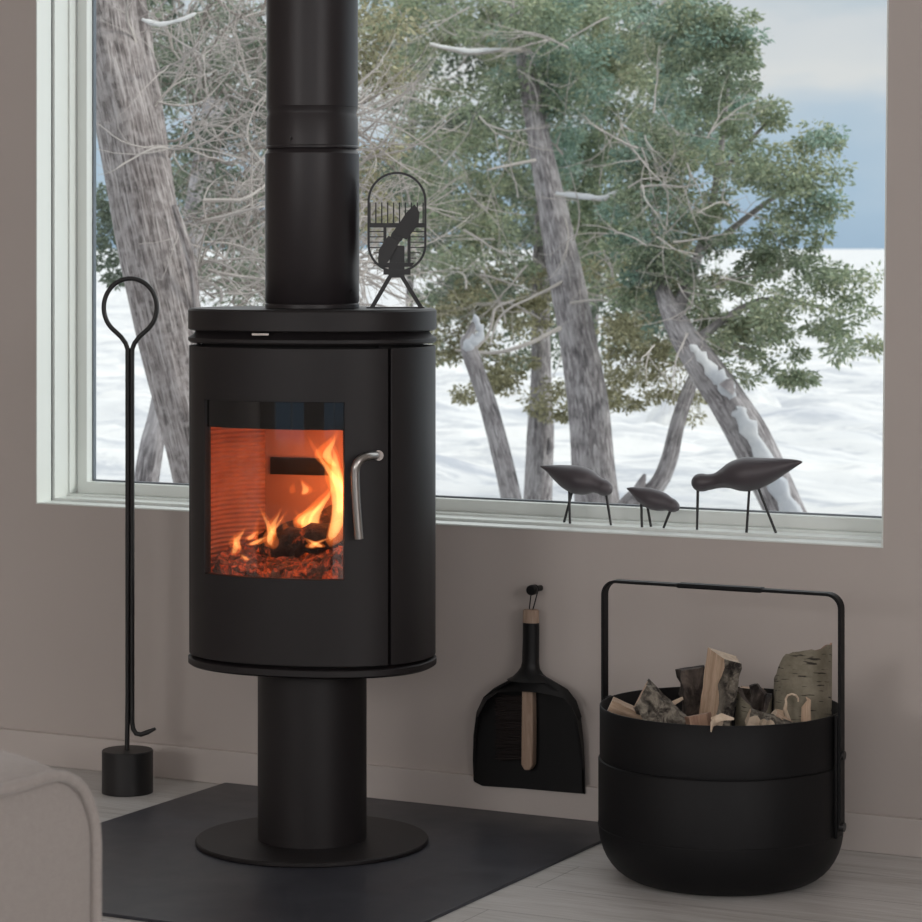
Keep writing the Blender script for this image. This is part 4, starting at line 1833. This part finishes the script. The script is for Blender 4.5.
def foliage(root, blobs, mat, name='foliage', dens=1.0, leaf=.034, seed=1, clr=.085, per=70, flat=.6, depthk=.9):
    """blobs: (px, py, rx_px, ry_px, depth)"""
    r = np.random.RandomState(seed)
    C_ = []
    for (px, py, rx, ry, d) in blobs:
        area = rx * ry * (d / F) ** 2 * PI
        n = max(3, int(area / (clr * clr) * .92 * dens))
        q = r.normal(size=(n, 3))
        q /= np.linalg.norm(q, axis=1)[:, None]
        q *= (r.rand(n) ** (1 / 2.6))[:, None]
        u = q[:, 0] * rx * d / F
        v = q[:, 1] * ry * d / F
        w_ = q[:, 2] * min(rx, ry * 1.5) * depthk * d / F
        c0 = np.array(at(px, py, d))
        C_.append(c0 + u[:, None] * np.array(RT) + v[:, None] * np.array([0, 0, 1]) + w_[:, None] * np.array(FW))
    C_ = np.concatenate(C_)
    n = len(C_)
    K = int(per * 1.9)
    cen = np.repeat(C_, K, 0)
    cs = np.repeat(r.uniform(.55, 1.35, n), K)
    # each clump: flattened ellipsoid with a droop direction
    q = r.normal(size=(n * K, 3))
    q /= np.linalg.norm(q, axis=1)[:, None]
    rad_ = (r.rand(n * K) ** .5)[:, None] * clr * cs[:, None]
    pos = cen + q * rad_ * np.array([1, 1, flat])
    dirn = q * np.array([1, 1, .5]) + np.array([0, 0, -.25]) + r.normal(size=(n * K, 3)) * .35
    dirn /= np.linalg.norm(dirn, axis=1)[:, None]
    rndv = r.normal(size=(n * K, 3))
    side = np.cross(dirn, rndv)
    side /= np.linalg.norm(side, axis=1)[:, None] + 1e-9
    L = (leaf * .66 * r.uniform(.5, 1.5, n * K))[:, None]
    Wd = L * .22
    root_ = np.array(root.location)
    a = pos - root_
    v0 = a
    v1 = a + dirn * L * .45 + side * Wd
    v2 = a + dirn * L
    v3 = a + dirn * L * .45 - side * Wd
    V = np.stack([v0, v1, v2, v3], 1).reshape(-1, 3)
    Fc = np.arange(len(V)).reshape(-1, 4)
    LEAF.append(len(Fc))
    return np_mesh(name, V, Fc, mat, root, smooth=False), C_


def twigs(root, starts, mat, name='twigs', n=100, seg=8, step=.06, r0=.006, seed=1, curl_=.5, up=0.0, outward=None, sides=4, fork=2):
    """random-walk twigs; starts: list of (point, direction)"""
    rn = random.Random(seed)
    mb = MB()

    def walk(p, d, r_, sg, lv):
        pts = [p.copy()]
        rr_ = [r_]
        d = d.normalized()
        dv = Vector((rn.uniform(-1, 1), rn.uniform(-1, 1), rn.uniform(-1, 1)))
        for i in range(sg):
            d = (d + dv * curl_ * .25 + Vector((rn.gauss(0, 1), rn.gauss(0, 1), rn.gauss(0, 1) + up)) * curl_ * .2).normalized()
            p = p + d * step * rn.uniform(.7, 1.2)
            pts.append(p.copy())
            rr_.append(r_ * (1 - .75 * (i + 1) / sg))
            if lv > 0 and rn.random() < .38:
                walk(p.copy(), (d + Vector((rn.gauss(0, 1), rn.gauss(0, 1), rn.gauss(0, 1))) * .8), rr_[-1] * .75, max(3, sg - i), lv - 1)
        mb.tube([q - root.location for q in pts], rr_, sides, cap=False)
    for k in range(n):
        p, d = starts[k % len(starts)]
        j = Vector((rn.gauss(0, 1), rn.gauss(0, 1), rn.gauss(0, 1)))
        walk(p + j * .03, d + j * .5, r0 * rn.uniform(.6, 1.3), seg, fork)
    return mb.build(name, mat, root, angle=80)


def branch(root, pp, mat, name='branch', n=8, sub=4):
    P_, R_ = trunk_path(pp, sub)
    mb = MB()
    mb.tube([p - root.location for p in P_], R_, n)
    return mb.build(name, mat, root, angle=80)


def snow_cap(root, pp, name='snow', off=.4, sub=4, fl=.6):
    """strip of snow lying along the upper side of a limb"""
    P_, R_ = trunk_path(pp, sub)
    mb = MB()
    rn = random.Random(len(pp))
    mb.tube([p - root.location + Vector((0, 0, rn.uniform(-.2, .2) * r_)) for p, r_ in zip(P_, R_)], [r_ * rn.uniform(.55, 1.1) for r_ in R_], 8, sx=fl)
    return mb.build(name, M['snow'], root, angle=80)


def tree(name, label, pp0, cat='tree', group=None):
    b = at(pp0[0], pp0[1], pp0[3])
    return thing(name, label, cat, (b.x, b.y, gz(b.x, b.y)), group=group)


# 1. big left trunk with the tangle of dead twigs
pp = [(226, 560, 36, 9.2), (199, 440, 34, 9.2), (173, 340, 34, 9.25), (151, 240, 34, 9.3), (128, 130, 31, 9.35), (108, 40, 32, 9.4), (98, -60, 30, 9.45), (88, -200, 28, 9.5)]
t1 = tree('cedar_tree', 'thick leaning cedar with furrowed bark and tangled dead twigs at the left of the window', pp[0])
make_trunk(t1, pp, M['trunk'], n=40, seed=1, jit=.025)
pp2 = [(170, 260, 14, 9.35), (150, 130, 15, 9.5), (137, 50, 15, 9.6), (128, -40, 13, 9.7), (124, -160, 11, 9.7)]
make_trunk(t1, pp2, M['trunk'], 'second_stem', n=18, seed=2, ground=False)
pp3 = [(196, 318, 3, 9.2), (194, 275, 4.5, 9.15), (184, 235, 4.5, 9.12), (174, 205, 3, 9.1)]
make_trunk(t1, pp3, M['trunk'], 'stub_branch', n=10, seed=3, ground=False)
starts = []
rn = random.Random(11)
for k in range(60):
    px = rn.uniform(150, 330); py = rn.uniform(-30, 310)
    if px < 150 + py * .28:
        px += 60
    starts.append((at(px, py, rn.uniform(9.55, 10.6)), Vector((rn.uniform(-1, 1), rn.uniform(-.4, .4), rn.uniform(-.7, .9)))))
twigs(t1, starts, M['twig'], 'dead_twigs', n=120, seg=10, step=.038, r0=.0046, seed=4, curl_=1.0, fork=2)
twigs(t1, [(a + FW * .5, b) for a, b in starts], M['twig_dark'], 'inner_twigs', n=90, seg=10, step=.045, r0=.005, seed=14, curl_=.9, fork=1)
starts2 = []
for k in range(14):
    t = k / 13
    starts2.append((at(150 + 60 * t, 60 + 230 * t, 9.4), Vector((1, .1, rn.uniform(-.2, .6)))))
twigs(t1, starts2, M['twig'], 'lower_twigs', n=14, seg=10, step=.045, r0=.006, seed=5, curl_=.55, fork=2)
snow_cap(t1, [(142, 19, 2.4, 9.2), (160, 24, 2.6, 9.2), (180, 20, 2.2, 9.2), (196, 13, 1.5, 9.2)])
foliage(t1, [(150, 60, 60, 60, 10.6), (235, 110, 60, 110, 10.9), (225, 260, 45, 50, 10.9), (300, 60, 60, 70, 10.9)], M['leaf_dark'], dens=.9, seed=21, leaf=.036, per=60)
foliage(t1, [(378, 50, 32, 60, 9.9), (372, 170, 26, 55, 10.0), (375, 225, 22, 40, 10.1), (330, 20, 50, 50, 10.1)], M['leaf_yel'], 'olive_foliage', dens=1.1, seed=22, leaf=.034, per=70)
starts3 = [(at(rn.uniform(330, 372), rn.uniform(60, 290), 9.8), Vector((1, -.1, rn.uniform(-.1, .5)))) for k in range(16)]
twigs(t1, starts3, M['twig'], 'right_twigs', n=46, seg=8, step=.05, r0=.0045, seed=6, curl_=.5, fork=2)

# 2. thinner trunk leaning behind it
pp = [(138, 540, 13, 11.5), (152, 450, 12, 11.5), (163, 400, 11, 11.6), (190, 250, 12, 11.8), (215, 100, 11, 12)]
t2 = tree('cedar_tree', 'slim dark trunk crossing behind the thick left trunk', pp[0])
make_trunk(t2, pp, M['trunk2'], seed=7)
foliage(t2, [(215, 60, 90, 70, 12.4), (180, 180, 60, 60, 12.4), (230, 240, 70, 55, 12.4), (98, 225, 22, 45, 12.5), (120, 215, 40, 55, 12.6), (110, 260, 25, 30, 12.6)], M['leaf_dark'], dens=.9, seed=23, leaf=.042, clr=.10)

# 3. main leaning trunk in the middle
pp = [(603, 540, 22.5, 12.5), (594, 470, 21, 12.5), (588, 400, 20, 12.55), (575, 320, 18, 12.6), (562, 255, 16, 12.7), (547, 180, 13, 12.8), (538, 135, 11, 12.9), (525, 60, 9, 13), (512, -20, 8, 13.1), (500, -150, 6, 13.2)]
t3 = tree('cedar_tree', 'tall pale grey cedar leaning left in the middle of the window', pp[0])
make_trunk(t3, pp, M['trunk2'], seed=8, n=24)
branch(t3, [(560, 328, 2.48, 12.45), (530, 343, 2.11, 12.3), (500, 352, 1.86, 12.2), (475, 352, 1.36, 12.1), (455, 350, 0.74, 12.1)], M['twig'])
branch(t3, [(566, 280, 1.86, 12.6), (535, 296, 1.36, 12.5), (510, 308, 1.24, 12.4), (497, 322, 1.24, 12.4), (490, 345, 0.93, 12.3)], M['twig'])
branch(t3, [(555, 195, 1.86, 12.7), (585, 198, 1.61, 12.5), (605, 200, 1.24, 12.4), (620, 192, 0.74, 12.3)], M['twig'])
branch(t3, [(535, 160, 1.61, 12.7), (510, 165, 1.49, 12.5), (487, 170, 0.87, 12.4)], M['twig'])
branch(t3, [(525, 50, 2.17, 12.9), (500, 50, 2.17, 12.7), (470, 53, 1.98, 12.5), (430, 45, 1.24, 12.4)], M['twig'])
branch(t3, [(560, 305, 1.55, 12.6), (600, 300, 1.24, 12.4), (640, 310, 0.99, 12.3), (690, 330, 0.62, 12.3)], M['twig'])
snow_cap(t3, [(556, 193, 2, 12.6), (585, 196, 3.2, 12.45), (602, 198, 2.6, 12.35), (618, 190, 1.4, 12.3)])
snow_cap(t3, [(500, 48.5, 1.6, 12.65), (470, 50.5, 2.5, 12.45), (445, 47, 1.8, 12.4), (430, 43, 1.2, 12.35)])
foliage(t3, [(440, 40, 75, 70, 13.9), (560, 30, 90, 70, 13.9), (470, 150, 75, 70, 13.8), (620, 110, 70, 80, 13.8), (470, 250, 70, 60, 13.7), (600, 230, 70, 70, 13.9),
             (650, 30, 60, 60, 13.6), (530, 90, 45, 40, 12.9), (510, 20, 50, 40, 12.8)], M['leaf'], dens=1.25, seed=24, leaf=.040, clr=.095)
foliage(t3, [(450, 330, 45, 40, 13.5), (500, 300, 60, 40, 13.7), (640, 350, 55, 35, 13.3), (620, 400, 50, 30, 13.3), (515, 385, 45, 28, 13.3), (560, 410, 30, 25, 13.6), (680, 400, 25, 22, 13.3), (470, 395, 20, 14, 13.3)],
        M['leaf_yel'], 'lower_foliage', dens=.75, seed=25, leaf=.036, clr=.07)
foliage(t3, [(560, 60, 60, 70, 13.0), (700, 110, 60, 70, 12.9), (560, 160, 30, 40, 13.3)], M['leaf_teal'], 'blue_green_foliage', dens=.9, seed=26, leaf=.036)
starts4 = [(at(rn.uniform(390, 700), rn.uniform(0, 330), rn.uniform(12.4, 13.2)), Vector((rn.uniform(-1, 1), -.1, rn.uniform(-.6, .5)))) for k in range(60)]
twigs(t3, starts4, M['twig'], 'grey_twigs', n=60, seg=7, step=.06, r0=.0048, seed=8, curl_=.6, fork=2)

# 4. broken small trunk
pp = [(520, 540, 11, 11.8), (508, 480, 10, 11.8), (490, 410, 9, 11.8), (478, 375, 8.5, 11.8), (468, 345, 8, 11.8), (470, 335, 5, 11.8), (477, 318, 2, 11.8)]
t4 = tree('broken_tree', 'slim bent trunk with snow on its broken top right of the stove', pp[0])
make_trunk(t4, pp, M['trunk2'], seed=9, sub=5)
snow_cap(t4, [(464, 350, 4, 11.65), (472, 343, 7, 11.65), (481, 334, 5.5, 11.65), (477, 322, 4, 11.65), (474, 314, 1.5, 11.65)], fl=.7)
branch(t4, [(476, 348, 1.61, 11.7), (488, 335, 1.36, 11.7), (493, 318, 1.24, 11.7), (496, 308, 0.99, 11.7), (515, 300, 0.81, 11.7)], M['twig'])

# 5. straight trunk
pp = [(537, 540, 15, 13.8), (540, 460, 13.5, 13.8), (541, 420, 12.5, 13.8), (541, 370, 10, 13.9), (540, 300, 9, 14), (542, 200, 7, 14), (545, 60, 5, 14)]
t5 = tree('cedar_tree', 'straight upright trunk just left of the leaning middle cedar', pp[0])
make_trunk(t5, pp, M['trunk2'], seed=10)
branch(t5, [(548, 438, 2, 13.75), (551, 447, 3.5, 13.75), (547, 454, 2, 13.75)], M['trunk2'], 'burl')
foliage(t5, [(535, 345, 45, 35, 14.4), (560, 270, 70, 50, 14.6), (470, 300, 50, 50, 14.6), (530, 200, 80, 60, 14.8), (420, 210, 50, 80, 14.8), (630, 290, 60, 60, 14.8)], M['leaf_dark'], dens=.9, seed=27, leaf=.045, clr=.11)

# 6. curved small trunk
pp = [(600, 560, 15, 12.3), (632, 505, 12, 12.3), (655, 488, 9, 12.3), (668, 462, 8.5, 12.3), (677, 425, 7.5, 12.3), (688, 392, 6.5, 12.35), (700, 360, 5, 12.5), (705, 300, 4, 12.6)]
t6 = tree('bent_tree', 'small curved grey trunk rising behind the smallest bird', pp[0])
make_trunk(t6, pp, M['trunk2'], seed=12)
branch(t6, [(636, 497, 7, 12.25), (641, 484, 5, 12.25), (645, 474, 1.5, 12.25)], M['trunk2'], 'stub')

# 7. right leaning trunk with snow and its big crown
pp = [(800, 545, 20, 11.6), (780, 500, 20, 11.6), (752, 440, 20, 11.6), (728, 400, 18.5, 11.6), (705, 368, 16.5, 11.6), (680, 330, 13, 11.7), (662, 290, 8, 12.0), (655, 240, 5, 12.6), (660, 150, 4, 13.0)]
t7 = tree('cedar_tree', 'cedar with a snow covered trunk leaning to the right and a wide crown', pp[0])
make_trunk(t7, pp, M['trunk2'], seed=13, n=24)
snow_cap(t7, [(803, 540, 12, 11.47), (784, 500, 12.5, 11.47), (758, 448, 12.5, 11.47), (741, 415, 10, 11.48), (737, 408, 4, 11.48)], fl=.55)
snow_cap(t7, [(733, 398, 6, 11.47), (722, 382, 10, 11.48), (708, 366, 8, 11.5), (696, 350, 5, 11.52), (690, 345, 1.5, 11.5)], 'snow', fl=.55)
branch(t7, [(726, 390, 9, 11.45), (731, 384, 6.5, 11.45), (734, 383, 2, 11.45)], M['trunk2'], 'knot')
pb = [[(672, 322, 8, 11.8), (700, 250, 5, 12.2), (720, 160, 3.5, 12.4), (730, 40, 2.5, 12.5)], [(690, 345, 6, 11.8), (760, 300, 3, 12.0), (830, 310, 1.5, 11.8)], [(700, 255, 4, 12.2), (770, 200, 2.5, 12.1), (825, 170, 1, 11.9)],
      [(715, 180, 3, 12.4), (760, 130, 2, 12.2), (780, 110, 1, 12)]]
for q in pb:
    branch(t7, q, M['trunk2'])
cr = [(800, 268, 42, 34, 11.9), (765, 335, 50, 30, 11.9), (835, 320, 36, 26, 11.7), (700, 330, 36, 30, 12.1), (820, 175, 26, 34, 11.8), (645, 240, 45, 50, 12.0), (640, 160, 40, 50, 12.2), (650, 300, 30, 35, 12.0), (670, 30, 60, 50, 12.3), (715, 30, 45, 40, 12.1), (742, 35, 14, 16, 12.0), (720, 80, 50, 45, 12.0), (765, 110, 30, 32, 11.8), (700, 160, 60, 60, 12.2), (770, 165, 50, 45, 11.8), (822, 138, 17, 14, 11.7), (805, 180, 22, 30, 11.7), (825, 205, 12, 16, 11.7),
      (720, 240, 65, 55, 12.0), (790, 240, 42, 38, 11.8), (740, 310, 60, 42, 11.8), (800, 310, 55, 30, 11.6), (858, 290, 28, 24, 11.5), (875, 330, 15, 25, 11.5), (845, 350, 28, 13, 11.5), (750, 368, 40, 16, 11.7), (712, 350, 20, 20, 11.9), (800, 378, 8, 5, 11.6), (826, 290, 20, 16, 11.6), (788, 395 - 17, 10, 6, 11.6)]
foliage(t7, cr[5:11] + cr[15:18:2], M['leaf_teal'], 'blue_green_foliage', dens=.6, seed=28, leaf=.034, clr=.075)
foliage(t7, cr, M['leaf'], 'foliage', dens=.8, seed=29, leaf=.034, clr=.07)
foliage(t7, [(690, 270, 40, 60, 12.4), (655, 335, 45, 50, 12.6), (640, 280, 50, 60, 12.8)], M['leaf_yel'], 'olive_foliage', dens=.7, seed=30)
starts5 = [(at(rn.uniform(630, 730), rn.uniform(120, 350), rn.uniform(11.5, 12.0)), Vector((rn.uniform(-.6, 1), -.1, rn.uniform(-.6, .6)))) for k in range(50)]
twigs(t7, starts5, M['twig'], 'grey_twigs', n=40, seg=6, step=.05, r0=.004, seed=9, curl_=.6, fork=2)

# 8. darker evergreens closing the gaps behind
for (bx, crs, lab, sd) in ((262, [(180, 40, 90, 80, 17), (300, 120, 90, 110, 17), (200, 190, 90, 70, 17), (250, 270, 70, 40, 17)], 'dim evergreen far behind the twig tangle and the flue', 31),
                           (405, [(430, 60, 90, 100, 18), (420, 210, 70, 80, 18), (450, 300, 60, 50, 18), (520, 120, 80, 120, 18), (450, 180, 80, 80, 18.4), (560, 250, 60, 70, 18)], 'dim evergreen behind the left side of the middle cedar', 32),
                           (590, [(600, 60, 90, 100, 17.5), (610, 200, 80, 90, 17.5), (670, 250, 60, 70, 17.5), (640, 330, 50, 40, 17.5), (700, 100, 50, 90, 17.5)], 'dim evergreen behind the right side of the middle cedar', 33)):
    pp = [(bx, 440, 4, 18.5), (bx + 5, 300, 4, 18.5), (bx + 8, 100, 3, 18.5), (bx + 8, -50, 2, 18.5)]
    tb = tree('evergreen_tree', lab, pp[0], group='evergreens behind the near cedars')
    make_trunk(tb, pp, M['trunk2'], seed=sd, n=10)
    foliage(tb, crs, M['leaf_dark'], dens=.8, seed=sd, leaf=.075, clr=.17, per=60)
print('leaves', sum(LEAF))

# ------------------------------------------------------------------ lights
def area(name, loc, rot, sx, sy, power, col, spread=PI):
    l = D.lights.new(name, 'AREA')
    l.shape = 'RECTANGLE'
    l.size, l.size_y = sx, sy
    l.energy = power
    l.color = col
    l.spread = spread
    o = D.objects.new(name, l)
    COL.objects.link(o)
    o.location = loc
    o.rotation_euler = rot
    return o


for (a, b), pw in zip(OP, (52, 28)):
    area('window_daylight', ((a + b) / 2, RY0 - .02, 1.85), (math.radians(90), 0, 0), b - a - .1, .9, pw, (1.0, .95, .92))
area('side_window_daylight', (RX1 + .02, -4.5, 1.75), (0, math.radians(90), 0), 1.1, 1.9, 60, (1.0, .96, .95))
l = D.lights.new('fire_light', 'POINT')
l.energy = 1.3
l.color = (1, .24, .05)
l.shadow_soft_size = .05
o = D.objects.new('fire_light', l)
COL.objects.link(o)
o.location = SM @ Vector((.03, .0, FZ0 + .2))
sun = D.lights.new('soft_sun', 'SUN')
sun.energy = 1.9
sun.angle = math.radians(12)
sun.color = (1, .97, .92)
o = D.objects.new('soft_sun', sun)
COL.objects.link(o)
o.rotation_euler = (math.radians(76), 0, math.radians(106))

# ------------------------------------------------------------------ camera
cam = D.cameras.new('camera')
cam.sensor_width = 36
cam.lens = F / 922 * 36
cam.shift_y = -(461 - HZ) / 922
cam.dof.use_dof = True
cam.dof.focus_distance = 5.35
cam.dof.aperture_fstop = 14
cam.clip_end = 6000
co = D.objects.new('camera', cam)
COL.objects.link(co)
co.location = CAMP
co.rotation_euler = (math.radians(90), 0, PHI)
scn = bpy.context.scene
scn.camera = co
scn.view_settings.view_transform = 'Standard'
scn.view_settings.look = 'None'
scn.view_settings.gamma = 1
scn.view_settings.exposure = 0
scn.cycles.max_bounces = 8
scn.cycles.transparent_max_bounces = 16
scn.cycles.use_denoising = True
